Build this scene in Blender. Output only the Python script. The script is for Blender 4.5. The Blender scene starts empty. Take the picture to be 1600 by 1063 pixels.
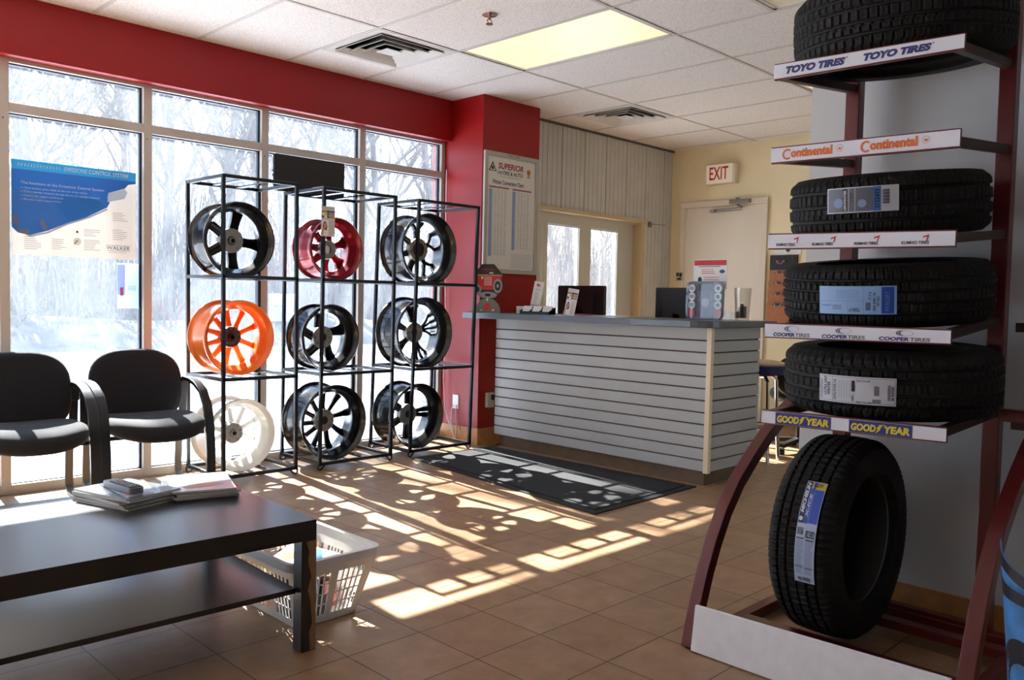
import bpy, math, random
from mathutils import Vector, Matrix, noise
from mathutils.geometry import tessellate_polygon
pi = math.pi
C = bpy.context.scene.collection
sc = bpy.context.scene
# ------------------------------------------------------------------ camera
F, YAW, PITCH, ROLL, HC = 1315.27, .780227, -.047747, .021664, 1.13139
d = Vector((math.cos(YAW)*math.cos(PITCH), math.sin(YAW)*math.cos(PITCH), math.sin(PITCH)))
r = Vector((math.sin(YAW), -math.cos(YAW), 0)); u = r.cross(d)
r2 = r*math.cos(ROLL)+u*math.sin(ROLL); u2 = u*math.cos(ROLL)-r*math.sin(ROLL)
cam = bpy.data.objects.new('camera', bpy.data.cameras.new('camera')); C.objects.link(cam)
M = Matrix((r2, u2, -d)).transposed().to_4x4(); M.translation = Vector((0, 0, HC)); cam.matrix_world = M
cam.data.sensor_width = 36; cam.data.lens = F/1600*36; cam.data.clip_start = .02; cam.data.clip_end = 300
sc.camera = cam
# ------------------------------------------------------------------ light and exposure
sc.view_settings.view_transform = 'Standard'; sc.view_settings.look = 'None'
sc.view_settings.gamma = 1; sc.view_settings.exposure = 0.45
sc.view_settings.use_curve_mapping = False
w = bpy.data.worlds.new('world'); sc.world = w; w.use_nodes = True
nt = w.node_tree; bg = nt.nodes['Background']
tc = nt.nodes.new('ShaderNodeTexCoord'); sp = nt.nodes.new('ShaderNodeSeparateXYZ'); rp = nt.nodes.new('ShaderNodeValToRGB')
nt.links.new(tc.outputs['Generated'], sp.inputs[0]); nt.links.new(sp.outputs['Z'], rp.inputs[0]); nt.links.new(rp.outputs[0], bg.inputs['Color'])
rp.color_ramp.elements[0].color = (.66, .82, 1, 1); rp.color_ramp.elements[1].color = (.36, .58, 1, 1); rp.color_ramp.elements[1].position = .8
bg.inputs['Strength'].default_value = 2.5
sun = bpy.data.objects.new('sun', bpy.data.lights.new('sun', 'SUN')); C.objects.link(sun)
sun.data.energy = 31; sun.data.angle = math.radians(.53); sun.data.color = (1, .965, .91)
SD = Vector((-.1, -.995, -.80)).normalized()
sun.rotation_euler = SD.to_track_quat('-Z', 'Y').to_euler(); sun.location = (6, 12, 9)

# ------------------------------------------------------------------ materials
def lin(c):
    return tuple(((v/255)/12.92 if v/255 <= .04045 else ((v/255+.055)/1.055)**2.4) for v in c)
MC = {}
def mat(name, rgb, rough=.5, metal=0, var=0, scale=30, emit=0, spec=None, bump=0, alpha=None, trans=0, sheen=0, coat=0):
    if name in MC: return MC[name]
    m = bpy.data.materials.new(name); m.use_nodes = True; t = m.node_tree; b = t.nodes['Principled BSDF']
    c = lin(rgb) + (1,)
    b.inputs['Base Color'].default_value = c; b.inputs['Roughness'].default_value = rough; b.inputs['Metallic'].default_value = metal
    if spec is not None: b.inputs['Specular IOR Level'].default_value = spec
    if sheen: b.inputs['Sheen Weight'].default_value = sheen
    if coat: b.inputs['Coat Weight'].default_value = coat
    if trans: b.inputs['Transmission Weight'].default_value = trans
    if emit: b.inputs['Emission Color'].default_value = c; b.inputs['Emission Strength'].default_value = emit
    if alpha is not None: b.inputs['Alpha'].default_value = alpha
    if var or bump:
        tc = t.nodes.new('ShaderNodeTexCoord'); n = t.nodes.new('ShaderNodeTexNoise'); n.inputs['Scale'].default_value = scale; n.inputs['Detail'].default_value = 5
        t.links.new(tc.outputs['Object'], n.inputs['Vector'])
        if var:
            r_ = t.nodes.new('ShaderNodeValToRGB'); r_.color_ramp.elements[0].position = .3; r_.color_ramp.elements[1].position = .7
            r_.color_ramp.elements[0].color = tuple(max(0, v*(1-var)) for v in c[:3])+(1,); r_.color_ramp.elements[1].color = tuple(min(1, v*(1+var)) for v in c[:3])+(1,)
            t.links.new(n.outputs['Fac'], r_.inputs[0]); t.links.new(r_.outputs[0], b.inputs['Base Color'])
        if bump:
            bp = t.nodes.new('ShaderNodeBump'); bp.inputs['Strength'].default_value = bump; bp.inputs['Distance'].default_value = .002
            t.links.new(n.outputs['Fac'], bp.inputs['Height']); t.links.new(bp.outputs[0], b.inputs['Normal'])
    MC[name] = m; return m
def glassmat(name, tint=(1, 1, 1), haze=.08, refl=.06, hazecol=(.9, .95, 1)):
    m = bpy.data.materials.new(name); m.use_nodes = True; t = m.node_tree; t.nodes.remove(t.nodes['Principled BSDF'])
    out = t.nodes['Material Output']; tr = t.nodes.new('ShaderNodeBsdfTransparent'); tr.inputs[0].default_value = tint+(1,)
    tl = t.nodes.new('ShaderNodeBsdfTranslucent'); tl.inputs[0].default_value = hazecol+(1,)
    gl = t.nodes.new('ShaderNodeBsdfGlossy'); gl.inputs['Roughness'].default_value = .02
    m1 = t.nodes.new('ShaderNodeMixShader'); m2 = t.nodes.new('ShaderNodeMixShader'); fr = t.nodes.new('ShaderNodeLayerWeight'); fr.inputs[0].default_value = .25
    if haze:
        n = t.nodes.new('ShaderNodeTexNoise'); n.inputs['Scale'].default_value = 60; n.inputs['Detail'].default_value = 8
        tc = t.nodes.new('ShaderNodeTexCoord'); t.links.new(tc.outputs['Object'], n.inputs['Vector'])
        mr = t.nodes.new('ShaderNodeMapRange'); mr.inputs['From Min'].default_value = .3; mr.inputs['From Max'].default_value = .7
        mr.inputs['To Min'].default_value = haze*.75; mr.inputs['To Max'].default_value = haze*1.25
        t.links.new(n.outputs['Fac'], mr.inputs['Value']); t.links.new(mr.outputs[0], m1.inputs[0])
    else: m1.inputs[0].default_value = 0
    t.links.new(tr.outputs[0], m1.inputs[1]); t.links.new(tl.outputs[0], m1.inputs[2])
    mm = t.nodes.new('ShaderNodeMath'); mm.operation = 'MULTIPLY'; mm.inputs[1].default_value = refl*5
    t.links.new(fr.outputs['Facing'], mm.inputs[0]); t.links.new(mm.outputs[0], m2.inputs[0])
    t.links.new(m1.outputs[0], m2.inputs[1]); t.links.new(gl.outputs[0], m2.inputs[2]); t.links.new(m2.outputs[0], out.inputs[0])
    MC[name] = m; return m

# ------------------------------------------------------------------ mesh builder
class MB:
    def __init__(s): s.v = []; s.f = []; s.m = []
    def add(s, vs, fs, mi=0):
        o = len(s.v); s.v += [tuple(p) for p in vs]; s.f += [tuple(i+o for i in f) for f in fs]; s.m += [mi]*len(fs); return s
    def box(s, x0, x1, y0, y1, z0, z1, mi=0):
        return s.add([(x, y, z) for z in (z0, z1) for y in (y0, y1) for x in (x0, x1)],
                     [(0, 2, 3, 1), (4, 5, 7, 6), (0, 1, 5, 4), (2, 6, 7, 3), (0, 4, 6, 2), (1, 3, 7, 5)], mi)
    def hexa(s, P, mi=0):   # 8 points ordered like box
        return s.add(P, [(0, 2, 3, 1), (4, 5, 7, 6), (0, 1, 5, 4), (2, 6, 7, 3), (0, 4, 6, 2), (1, 3, 7, 5)], mi)
    def bar(s, a, b, w, h=None, up=(0, 0, 1), mi=0):
        a = Vector(a); b = Vector(b); h = h or w; D = (b-a).normalized(); U = Vector(up)
        if abs(D.dot(U)) > .98: U = Vector((1, 0, 0))
        S = D.cross(U).normalized(); U = S.cross(D)
        P = [p+S*i*w/2+U*j*h/2 for p in (a, b) for j in (-1, 1) for i in (-1, 1)]
        return s.add(P, [(0, 2, 3, 1), (4, 5, 7, 6), (0, 1, 5, 4), (2, 6, 7, 3), (0, 4, 6, 2), (1, 3, 7, 5)], mi)
    def tube(s, pts, rad, n=8, mi=0, cap=True):
        pts = [Vector(p) for p in pts]; k = len(pts); R_ = rad if hasattr(rad, '__len__') else [rad]*k
        vs = []; prev = None
        for i, p in enumerate(pts):
            t = (pts[min(i+1, k-1)]-pts[max(i-1, 0)]).normalized()
            if prev is None:
                a = Vector((0, 0, 1)) if abs(t.z) < .9 else Vector((1, 0, 0)); a = t.cross(a).normalized()
            else:
                a = (prev - t*prev.dot(t)).normalized()
            prev = a; b = t.cross(a)
            vs += [p+(a*math.cos(2*pi*j/n)+b*math.sin(2*pi*j/n))*R_[i] for j in range(n)]
        fs = [(i*n+j, i*n+(j+1) % n, (i+1)*n+(j+1) % n, (i+1)*n+j) for i in range(k-1) for j in range(n)]
        if cap: fs += [tuple(range(n-1, -1, -1)), tuple((k-1)*n+j for j in range(n))]
        return s.add(vs, fs, mi)
    def cyl(s, c, r_, h, n=24, axis='z', mi=0, r2_=None):
        r2_ = r_ if r2_ is None else r2_
        A = {'x': lambda a, b, t: (t, a, b), 'y': lambda a, b, t: (b, t, a), 'z': lambda a, b, t: (a, b, t)}[axis]
        vs = []
        for t, rr in ((0, r_), (h, r2_)):
            for j in range(n):
                q = A(rr*math.cos(2*pi*j/n), rr*math.sin(2*pi*j/n), t); vs.append((c[0]+q[0], c[1]+q[1], c[2]+q[2]))
        return s.add(vs, [(j, (j+1) % n, n+(j+1) % n, n+j) for j in range(n)]+[tuple(range(n-1, -1, -1)), tuple(range(n, 2*n))], mi)
    def lathe(s, prof, c=(0, 0, 0), n=48, axis='z', closed=False, mi=0):
        k = len(prof); vs = []
        for j in range(n):
            a = 2*pi*j/n
            for (r_, t) in prof:
                if axis == 'z': q = (r_*math.cos(a), r_*math.sin(a), t)
                elif axis == 'y': q = (r_*math.cos(a), t, -r_*math.sin(a))
                else: q = (t, r_*math.cos(a), r_*math.sin(a))
                vs.append((c[0]+q[0], c[1]+q[1], c[2]+q[2]))
        kk = k if closed else k-1
        fs = [(j*k+i, ((j+1) % n)*k+i, ((j+1) % n)*k+(i+1) % k, j*k+(i+1) % k) for j in range(n) for i in range(kk)]
        return s.add(vs, fs, mi)
    def prism(s, poly, a, b, axis='z', mi=0, holes=()):
        # poly: list of 2d points; extruded from a to b along axis
        A = {'x': lambda p, t: (t, p[0], p[1]), 'y': lambda p, t: (p[0], t, p[1]), 'z': lambda p, t: (p[0], p[1], t)}[axis]
        loops = [list(poly)]+[list(h) for h in holes]; flat = [p for l in loops for p in l]; n = len(flat)
        tri = tessellate_polygon([[Vector((p[0], p[1], 0)) for p in l] for l in loops])
        vs = [A(p, a) for p in flat]+[A(p, b) for p in flat]
        fs = [tuple(t) for t in tri]+[tuple(i+n for i in reversed(t)) for t in tri]
        o = 0
        for l in loops:
            m_ = len(l); fs += [(o+i, o+(i+1) % m_, n+o+(i+1) % m_, n+o+i) for i in range(m_)]; o += m_
        return s.add(vs, fs, mi)
    def grid(s, fn, nu, nv, mi=0, closed_u=False):
        vs = [fn(i/nu, j/nv) for j in range(nv+1) for i in range(nu+(0 if closed_u else 1))]
        W = nu if closed_u else nu+1
        fs = [(j*W+i, j*W+(i+1) % W, (j+1)*W+(i+1) % W, (j+1)*W+i) for j in range(nv) for i in range(nu)]
        return s.add(vs, fs, mi)
    def xf(s, Mx, start=0):
        s.v[start:] = [tuple(Mx @ Vector(p)) for p in s.v[start:]]; return s
    def build(s, name, ms, parent=None, smooth=True, bev=0, ang=35, solid=0, **k):
        me = bpy.data.meshes.new(name); me.from_pydata(s.v, [], s.f)
        if not isinstance(ms, (list, tuple)): ms = [ms]
        for m_ in ms: me.materials.append(m_)
        me.polygons.foreach_set('material_index', s.m)
        import bmesh
        bm = bmesh.new(); bm.from_mesh(me); bmesh.ops.recalc_face_normals(bm, faces=bm.faces); bm.to_mesh(me); bm.free()
        if smooth:
            me.polygons.foreach_set('use_smooth', [True]*len(me.polygons)); me.set_sharp_from_angle(angle=math.radians(ang))
        me.update()
        o = bpy.data.objects.new(name, me); C.objects.link(o)
        if solid:
            md = o.modifiers.new('solid', 'SOLIDIFY'); md.thickness = solid; md.offset = 0
        if bev:
            md = o.modifiers.new('bevel', 'BEVEL'); md.width = bev; md.segments = 2; md.limit_method = 'ANGLE'
        if parent: o.parent = parent
        for a, b in k.items(): o[a] = b
        return o
def thing(name, label, cat, loc=(0, 0, 0), rz=0, group=None, rot=None):
    o = bpy.data.objects.new(name, None); C.objects.link(o); o.empty_display_size = .05
    o.location = loc; o.rotation_euler = rot if rot else (0, 0, rz); o['label'] = label; o['category'] = cat
    if group: o['group'] = group
    return o
def tag(o, label, cat, group=None):
    o['label'] = label; o['category'] = cat
    if group: o['group'] = group
    return o
def stru(o): o['kind'] = 'structure'; return o
def arc(c, r_, a0, a1, n): return [(c[0]+r_*math.cos(a0+(a1-a0)*i/n), c[1]+r_*math.sin(a0+(a1-a0)*i/n)) for i in range(n+1)]
def rrect(x0, x1, y0, y1, r_, n=4):
    return arc((x1-r_, y0+r_), r_, -pi/2, 0, n)+arc((x1-r_, y1-r_), r_, 0, pi/2, n)+arc((x0+r_, y1-r_), r_, pi/2, pi, n)+arc((x0+r_, y0+r_), r_, pi, 1.5*pi, n)
# ------------------------------------------------------------------ lettering
TC = {}
def textmesh(body, bold=0., shear=0., align='LEFT', spacing=1.):
    key = (body, bold, shear, align, spacing)
    if key in TC: return TC[key]
    cu = bpy.data.curves.new('t', 'FONT'); cu.body = body; cu.offset = bold; cu.shear = shear; cu.size = 1; cu.align_x = align; cu.resolution_u = 3
    cu.space_line = spacing
    o = bpy.data.objects.new('t', cu); C.objects.link(o)
    bpy.context.view_layer.update()
    me = bpy.data.meshes.new_from_object(o.evaluated_get(bpy.context.evaluated_depsgraph_get()))
    vs = [tuple(v.co) for v in me.vertices]; fs = [tuple(p.vertices) for p in me.polygons]
    bpy.data.objects.remove(o); bpy.data.meshes.remove(me); bpy.data.curves.remove(cu)
    x0 = min(v[0] for v in vs); x1 = max(v[0] for v in vs); y0 = min(v[1] for v in vs); y1 = max(v[1] for v in vs)
    TC[key] = ([((v[0]-x0)/(x1-x0), (v[1]-y0)/(y1-y0)) for v in vs], fs, (x1-x0)/(y1-y0)); return TC[key]
def text(mb, body, x, y, wd, ht, mi=0, bold=0., shear=0., rot=0, align='LEFT', spacing=1.):
    """lettering filling the box x,y,wd,ht of the sheet, in flat sheet coordinates"""
    vs, fs, asp = textmesh(body, bold, shear, align, spacing)
    P = []
    for a, b in vs:
        if rot == 90: q = (x+(1-b)*wd, y+a*ht)
        elif rot == 180: q = (x+(1-a)*wd, y+(1-b)*ht)
        elif rot == -90: q = (x+b*wd, y+(1-a)*ht)
        else: q = (x+a*wd, y+b*ht)
        P.append((q[0], q[1], 0))
    mb.add(P, fs, mi); return mb
RN = [1]
def rect(mb, x, y, wd, ht, mi=0, z=0., n=0):
    n = n or (RN[0] if wd > .02 else 1)
    if n == 1: mb.add([(x, y, z), (x+wd, y, z), (x+wd, y+ht, z), (x, y+ht, z)], [(0, 1, 2, 3)], mi)
    else:
        mb.add([(x+wd*i/n, y+ht*j, z) for i in range(n+1) for j in (0, 1)], [(2*i, 2*i+2, 2*i+3, 2*i+1) for i in range(n)], mi)
    return mb
def poly(mb, pts, mi=0):
    tri = tessellate_polygon([[Vector((p[0], p[1], 0)) for p in pts]]); mb.add([(p[0], p[1], 0) for p in pts], [tuple(t) for t in tri], mi); return mb
def ell(mb, x, y, a, b, mi=0, n=16, rot=0): return poly(mb, [(x+a*math.cos(t)*math.cos(rot)-b*math.sin(t)*math.sin(rot), y+a*math.cos(t)*math.sin(rot)+b*math.sin(t)*math.cos(rot)) for t in [2*pi*i/n for i in range(n)]], mi)
def lines(mb, x, y, wd, n, gap, th, mi=0, rnd=None):
    for i in range(n): rect(mb, x, y-i*gap, wd*(rnd.uniform(.55, 1) if rnd else 1), th, mi)
def sheet_map(mb, O, X, Y, off=.0006):
    """put a flat drawing on a plane: O origin, X and Y unit vectors"""
    O, X, Y = Vector(O), Vector(X), Vector(Y); N = X.cross(Y)
    n_ = len(mb.v)   # later marks lie a hair above earlier ones
    mb.v = [tuple(O+X*p[0]+Y*p[1]+N*(off+p[2]+.0003*i/n_)) for i, p in enumerate(mb.v)]; return mb
rnd = random.Random(7)

# palette
M_white = mat('white', (228, 228, 225), .5); M_ink = mat('ink', (25, 25, 30), .6); M_grey = mat('grey_print', (150, 150, 155), .6)
M_lgrey = mat('pale_print', (190, 192, 198), .6)
M_redp = mat('red_print', (190, 35, 35), .5); M_bluep = mat('blue_print', (45, 70, 150), .5); M_yel = mat('yellow_print', (225, 200, 40), .5)
M_black = mat('black_metal', (14, 14, 15), .35, .3); M_blackp = mat('black_plastic', (20, 20, 22), .4)
M_chrome = mat('chrome', (215, 215, 215), .12, 1); M_wood = mat('wood_trim', (176, 122, 70), .45, var=.18, scale=14)

# ================================================================== ROOM
X0, X1, Y0, YW, H = -1.8, 7.33, -2.2, 5.17, 2.689
# floor tiles
def floor_mat():
    m = bpy.data.materials.new('floor_tiles'); m.use_nodes = True; t = m.node_tree; b = t.nodes['Principled BSDF']
    tc = t.nodes.new('ShaderNodeTexCoord'); mp = t.nodes.new('ShaderNodeMapping'); T = .28880
    mp.inputs['Location'].default_value = (-2.0728/T, -2.177/T, 0); mp.inputs['Scale'].default_value = (1/T, 1/T, 1)
    br = t.nodes.new('ShaderNodeTexBrick'); br.offset = 0; br.squash = 1
    br.inputs['Scale'].default_value = 1; br.inputs['Brick Width'].default_value = 1; br.inputs['Row Height'].default_value = 1
    br.inputs['Mortar Size'].default_value = .009; br.inputs['Mortar Smooth'].default_value = .2; br.inputs['Bias'].default_value = 0
    br.inputs['Color1'].default_value = lin((172, 140, 110))+(1,); br.inputs['Color2'].default_value = lin((160, 128, 98))+(1,); br.inputs['Mortar'].default_value = lin((84, 66, 54))+(1,)
    t.links.new(tc.outputs['Object'], mp.inputs['Vector']); t.links.new(mp.outputs[0], br.inputs['Vector'])
    n = t.nodes.new('ShaderNodeTexNoise'); n.inputs['Scale'].default_value = 9; n.inputs['Detail'].default_value = 9; n.inputs['Roughness'].default_value = .7
    t.links.new(tc.outputs['Object'], n.inputs['Vector'])
    cr = t.nodes.new('ShaderNodeValToRGB'); cr.color_ramp.elements[0].position = .3; cr.color_ramp.elements[0].color = (.72, .70, .68, 1)
    cr.color_ramp.elements[1].position = .7; cr.color_ramp.elements[1].color = (1.08, 1.06, 1.04, 1)
    mx = t.nodes.new('ShaderNodeMix'); mx.data_type = 'RGBA'; mx.blend_type = 'MULTIPLY'; mx.inputs[0].default_value = 1
    t.links.new(n.outputs['Fac'], cr.inputs[0]); t.links.new(br.outputs['Color'], mx.inputs[6]); t.links.new(cr.outputs[0], mx.inputs[7])
    t.links.new(mx.outputs[2], b.inputs['Base Color']); b.inputs['Roughness'].default_value = .38; b.inputs['Specular IOR Level'].default_value = .4
    bp = t.nodes.new('ShaderNodeBump'); bp.invert = True; bp.inputs['Strength'].default_value = .5; bp.inputs['Distance'].default_value = .002
    t.links.new(br.outputs['Fac'], bp.inputs['Height']); t.links.new(bp.outputs[0], b.inputs['Normal'])
    return m
stru(MB().box(X0-.2, X1+.2, Y0-.2, YW+.08, -.12, 0).build('floor', floor_mat(), smooth=False))
# ceiling with T-bar grid
G = .6096; CX, CY = 3.5615, 2.8417
def ceil_mat():
    m = bpy.data.materials.new('ceiling_tiles'); m.use_nodes = True; t = m.node_tree; b = t.nodes['Principled BSDF']
    tc = t.nodes.new('ShaderNodeTexCoord'); n = t.nodes.new('ShaderNodeTexNoise'); n.inputs['Scale'].default_value = 110; n.inputs['Detail'].default_value = 4; n.inputs['Roughness'].default_value = .8
    t.links.new(tc.outputs['Object'], n.inputs['Vector'])
    cr = t.nodes.new('ShaderNodeValToRGB'); e = cr.color_ramp.elements; e[0].position = .36; e[0].color = lin((196, 188, 178))+(1,); e[1].position = .5; e[1].color = lin((238, 234, 228))+(1,)
    t.links.new(n.outputs['Fac'], cr.inputs[0]); t.links.new(cr.outputs[0], b.inputs['Base Color']); b.inputs['Roughness'].default_value = .95
    bp = t.nodes.new('ShaderNodeBump'); bp.inputs['Strength'].default_value = .4; bp.inputs['Distance'].default_value = .002
    t.links.new(n.outputs['Fac'], bp.inputs['Height']); t.links.new(bp.outputs[0], b.inputs['Normal'])
    return m
# openings in the ceiling: (i0,i1,j0,j1) in 2 ft cells
LIGHTS = [(0, 1, 0, 2), (3, 4, -2, 0), (0, 1, -3, -1)]
VENTS = [(-1, 0, 2, 3), (3, 4, 2, 3)]
def hole(i0, i1, j0, j1, e=.004): return [(CX+i0*G+e, CY+j0*G+e), (CX+i1*G-e, CY+j0*G+e), (CX+i1*G-e, CY+j1*G-e), (CX+i0*G+e, CY+j1*G-e)]
stru(MB().prism([(X0-.1, Y0-.1), (X1+.1, Y0-.1), (X1+.1, YW+.1), (X0-.1, YW+.1)], H, H+.03, holes=[hole(*q) for q in LIGHTS+VENTS]).build('ceiling', ceil_mat(), smooth=False))
stru(MB().box(X0-.1, X1+.1, Y0-.1, YW+.1, H+.25, H+.27).build('ceiling', mat('deck', (60, 60, 60), .9), smooth=False))
M_tbar = mat('tbar', (205, 200, 192), .6)
t_ = MB()
for i in range(-9, 7):
    x = CX+i*G; t_.box(x-.011, x+.011, Y0, 5.09, H-.0035, H-.0005)
j = -8
while j <= 3:
    y = CY+j*G
    if j % 2 == 0: t_.box(X0, X1, y-.011, y+.011, H-.0045, H-.001)
    j += 1
for (i0, i1, j0, j1) in LIGHTS+VENTS:
    for jj in (j0, j1): t_.box(CX+i0*G, CX+i1*G, CY+jj*G-.011, CY+jj*G+.011, H-.004, H-.0008)
stru(t_.build('trim_1', M_tbar, smooth=False))
# thin dark reveals beside the bars where tiles sit unevenly
M_gap = mat('reveal', (60, 52, 45), .9)
# walls
M_cream = mat('cream_paint', (242, 228, 188), .75, var=.03, scale=4)
M_wh = mat('white_wall', (204, 204, 204), .75, var=.03, scale=3)
M_red = mat('red_paint', (150, 12, 13), .42, var=.05, scale=3, spec=.35)
stru(MB().box(X1, X1+.12, Y0, 5.1, 0, H).build('wall_far', M_cream, smooth=False))
stru(MB().box(X0-.12, X0, Y0, YW, 0, H).build('wall_left', M_wh, smooth=False))
stru(MB().box(X0, 3.2, Y0-.12, Y0, 0, H).build('wall_back', M_wh, smooth=False))
stru(MB().box(3.2, 3.32, Y0, 1.535, 0, H).build('wall_right', M_wh, smooth=False))
stru(MB().prism([(3.32, 0), (X1, 0), (X1, H), (3.32, H)], Y0-.12, Y0, 'y', holes=[[(4.6, .8), (6.4, .8), (6.4, 2.2), (4.6, 2.2)]]).build('wall_rear', M_cream, smooth=False))  # unseen opening added here to let daylight reach the back of the shop
# bulkhead, column
stru(MB().box(X0, 4.42, 5.09, YW+.09, 2.372, H).build('wall_window_bulkhead', M_red, smooth=False, bev=.004))
stru(MB().box(4.42, 5.05, 4.73, 5.32, 0, H).build('wall_column', M_red, smooth=False, bev=.004))
M_base = mat('baseboard_wood', (184, 128, 76), .4, var=.22, scale=18)
b_ = MB(); b_.prism([(4.404, 5.16), (4.404, 4.714), (5.05, 4.714), (5.05, 4.73), (4.42, 4.73), (4.42, 5.16)], 0, .115)
b_.prism([(4.408, 5.16), (4.408, 4.718), (5.05, 4.718), (5.05, 4.73), (4.42, 4.73), (4.42, 5.16)], .115, .13)
stru(b_.build('baseboard_column', M_base, smooth=False))
b_ = MB(); b_.box(3.183, 3.2, Y0, 1.535, 0, .1); b_.box(3.188, 3.2, Y0, 1.535, .1, .122); b_.box(3.183, 3.32, 1.535, 1.551, 0, .115)
stru(b_.build('baseboard_right', M_base, smooth=False))
stru(MB().box(7.31, 7.33, Y0, 3.88, 0, .1).build('baseboard_far', M_base, smooth=False))
# metal siding wall with ribs
M_sid = mat('siding', (202, 198, 187), .6, var=.05, scale=5)
s_ = MB()
YS = 4.985
def sid(x0, x1, z0, z1):
    s_.box(x0, x1, YS, YS+.1, z0, z1)
    x = 5.05
    k = 0
    while x < x1-.01:
        if x > x0-.001:
            if k % 10 == 8: s_.box(x, x+.012, YS-.011, YS, z0, z1); s_.box(x+.012, x+.05, YS-.004, YS, z0, z1)
            elif k % 2 == 0: s_.box(x, x+.014, YS-.0035, YS, z0, z1)
        x += .0312; k += 1
sid(5.05, 5.33, 0, H); sid(5.33, 6.86, 1.945, H); sid(6.86, 7.33, 0, H)
stru(s_.build('wall_siding', M_sid, smooth=False))
s_ = MB().box(5.05, 7.33, YS-.016, YS, H-.02, H-.002)
stru(s_.build('trim_2', mat('siding_top', (92, 84, 74), .7), smooth=False))
# window wall ----------------------------------------------------------
M_alu = mat('window_frame_paint', (188, 180, 170), .45); M_gask_shade = mat('gasket_shade', (24, 34, 52), .4)
M_glass = glassmat('window_glass', (.96, .98, .99), .032, hazecol=(.8, .9, 1))
MULL = [-1.02, -.24, .535, 1.31, 2.075, 2.848, 3.63, 4.405]
ZS, ZT0, ZT1, ZH = .052, 2.085, 2.137, 2.352
xs = [X0]+MULL
for k in range(len(MULL)):
    xa = xs[k]+(0 if k == 0 else .025); xb = MULL[k]-.025 if k < len(MULL)-1 else 4.385
    root = bpy.data.objects.new('window_%d' % (k+1), None); C.objects.link(root); stru(root); root.location = (xa, YW, 0)
    f = MB(); W_ = xb-xa
    rt = .05 if k < len(MULL)-1 else .035
    f.box(W_, W_+rt, 0, .075, 0, 2.385)                                   # right mullion
    f.box(0, W_, 0, .075, 0, ZS); f.box(0, W_, 0, .075, ZT0, ZT1); f.box(0, W_, 0, .075, ZH, 2.385)
    f.build('window_frame', M_alu, root, smooth=False, bev=.002)
    g = MB()
    for za, zb in ((ZS, ZT0), (ZT1, ZH)):
        g.box(W_-.014, W_, .03, .06, za, zb); g.box(0, .006, .03, .06, za, zb); g.box(0, W_, .03, .06, zb-.007, zb); g.box(0, W_, .03, .06, za, za+.005)
    g.build('gasket_shade', M_gask_shade, root, smooth=False)  # navy of the gasket strips stands in for the mullion's shaded side
    if k > 1: MB().cyl((W_+.02, -.002, ZT0-.035), .004, .003, 8, 'y').build('screw_hole', M_blackp, root)
    g = MB(); g.box(.006, W_-.014, .043, .047, ZS+.005, ZT0-.007); g.box(.006, W_-.014, .043, .047, ZT1+.005, ZH-.007)
    g.build('pane', M_glass, root, smooth=False)
# small dark fastener holes and torn tape at the transoms
# ------------------------------------------------------------------ siding-wall patio window
root = bpy.data.objects.new('window_9', None); C.objects.link(root); stru(root); root.location = (5.33, YS, 0)
M_pf = mat('patio_frame', (198, 196, 182), .5)
f = MB(); Wd = 1.53; zt = 1.945
f.box(0, .03, 0, .12, 0, zt); f.box(Wd-.045, Wd, -.012, .12, 0, zt); f.box(-.03, Wd+.02, -.02, .12, zt-.03, zt+.008)
f.build('window_frame', mat('patio_trim', (200, 180, 140), .5), root, smooth=False, bev=.003)
f = MB()
for a, b in ((.04, .09), (.155, .2), (.63, .80), (1.2, 1.285)): f.box(a, b, .07, .11, 0, 1.915)
f.box(.041, 1.284, .071, .109, 1.82, 1.914); f.box(.041, 1.284, .071, .109, 0, .12); f.box(.085, .16, .075, .106, 0, 1.913); f.box(1.285, Wd-.045, .1, .12, 0, 1.915)
f.box(.03, 1.5, .06, .12, 1.9, 1.945); f.build('sash', M_pf, root, smooth=False, bev=.003)
f = MB()
for a, b in ((.2, .63), (.80, 1.2)): f.box(a, b, .088, .092, .12, 1.82)
f.build('pane', glassmat('patio_glass', (.96, .97, .97), .02), root, smooth=False)
f = MB()
for a, b in ((.2, .63), (.80, 1.2)):
    f.box(b-.022, b-.012, .068, .075, .12, 1.82); f.box(a, b, .068, .073, 1.8, 1.82)
f.build('glazing_bead', mat('bead', (225, 230, 238), .4), root, smooth=False)
# ------------------------------------------------------------------ exit door
root = bpy.data.objects.new('door_1', None); C.objects.link(root); stru(root); root.location = (X1, 3.9, 0)
M_door = mat('door_paint', (226, 214, 192), .45)
f = MB(); f.box(-.03, 0, 0, .05, 0, 2.09); f.box(-.03, 0, .9, .955, 0, 2.09); f.box(-.03, 0, 0, .955, 2.09, 2.15); f.box(-.018, 0, .05, .07, 0, 2.09); f.box(-.018, 0, .88, .9, 0, 2.09)
f.build('door_frame', M_door, root, smooth=False, bev=.004)
MB().box(-.014, 0, .055, .895, .01, 2.088).build('door_leaf', M_door, root, smooth=False, bev=.002)
MB().cyl((-.05, .83, 1.02), .024, .036, axis='x').build('door_knob', M_chrome, root)
cl = MB(); cl.box(-.075, -.03, .17, .38, 2.10, 2.14); cl.cyl((-.052, .3, 2.135), .018, .022)
cl.bar((-.06, .3, 2.09), (-.10, .22, 2.055), .014); cl.bar((-.10, .22, 2.055), (-.045, .58, 2.05), .014, .012); cl.bar((-.07, .24, 2.04), (-.05, .57, 2.03), .012); cl.box(-.06, -.014, .55, .6, 2.03, 2.06)
cl.build('door_closer', mat('closer', (150, 145, 138), .35, .6), root, smooth=False, bev=.002)

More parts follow.
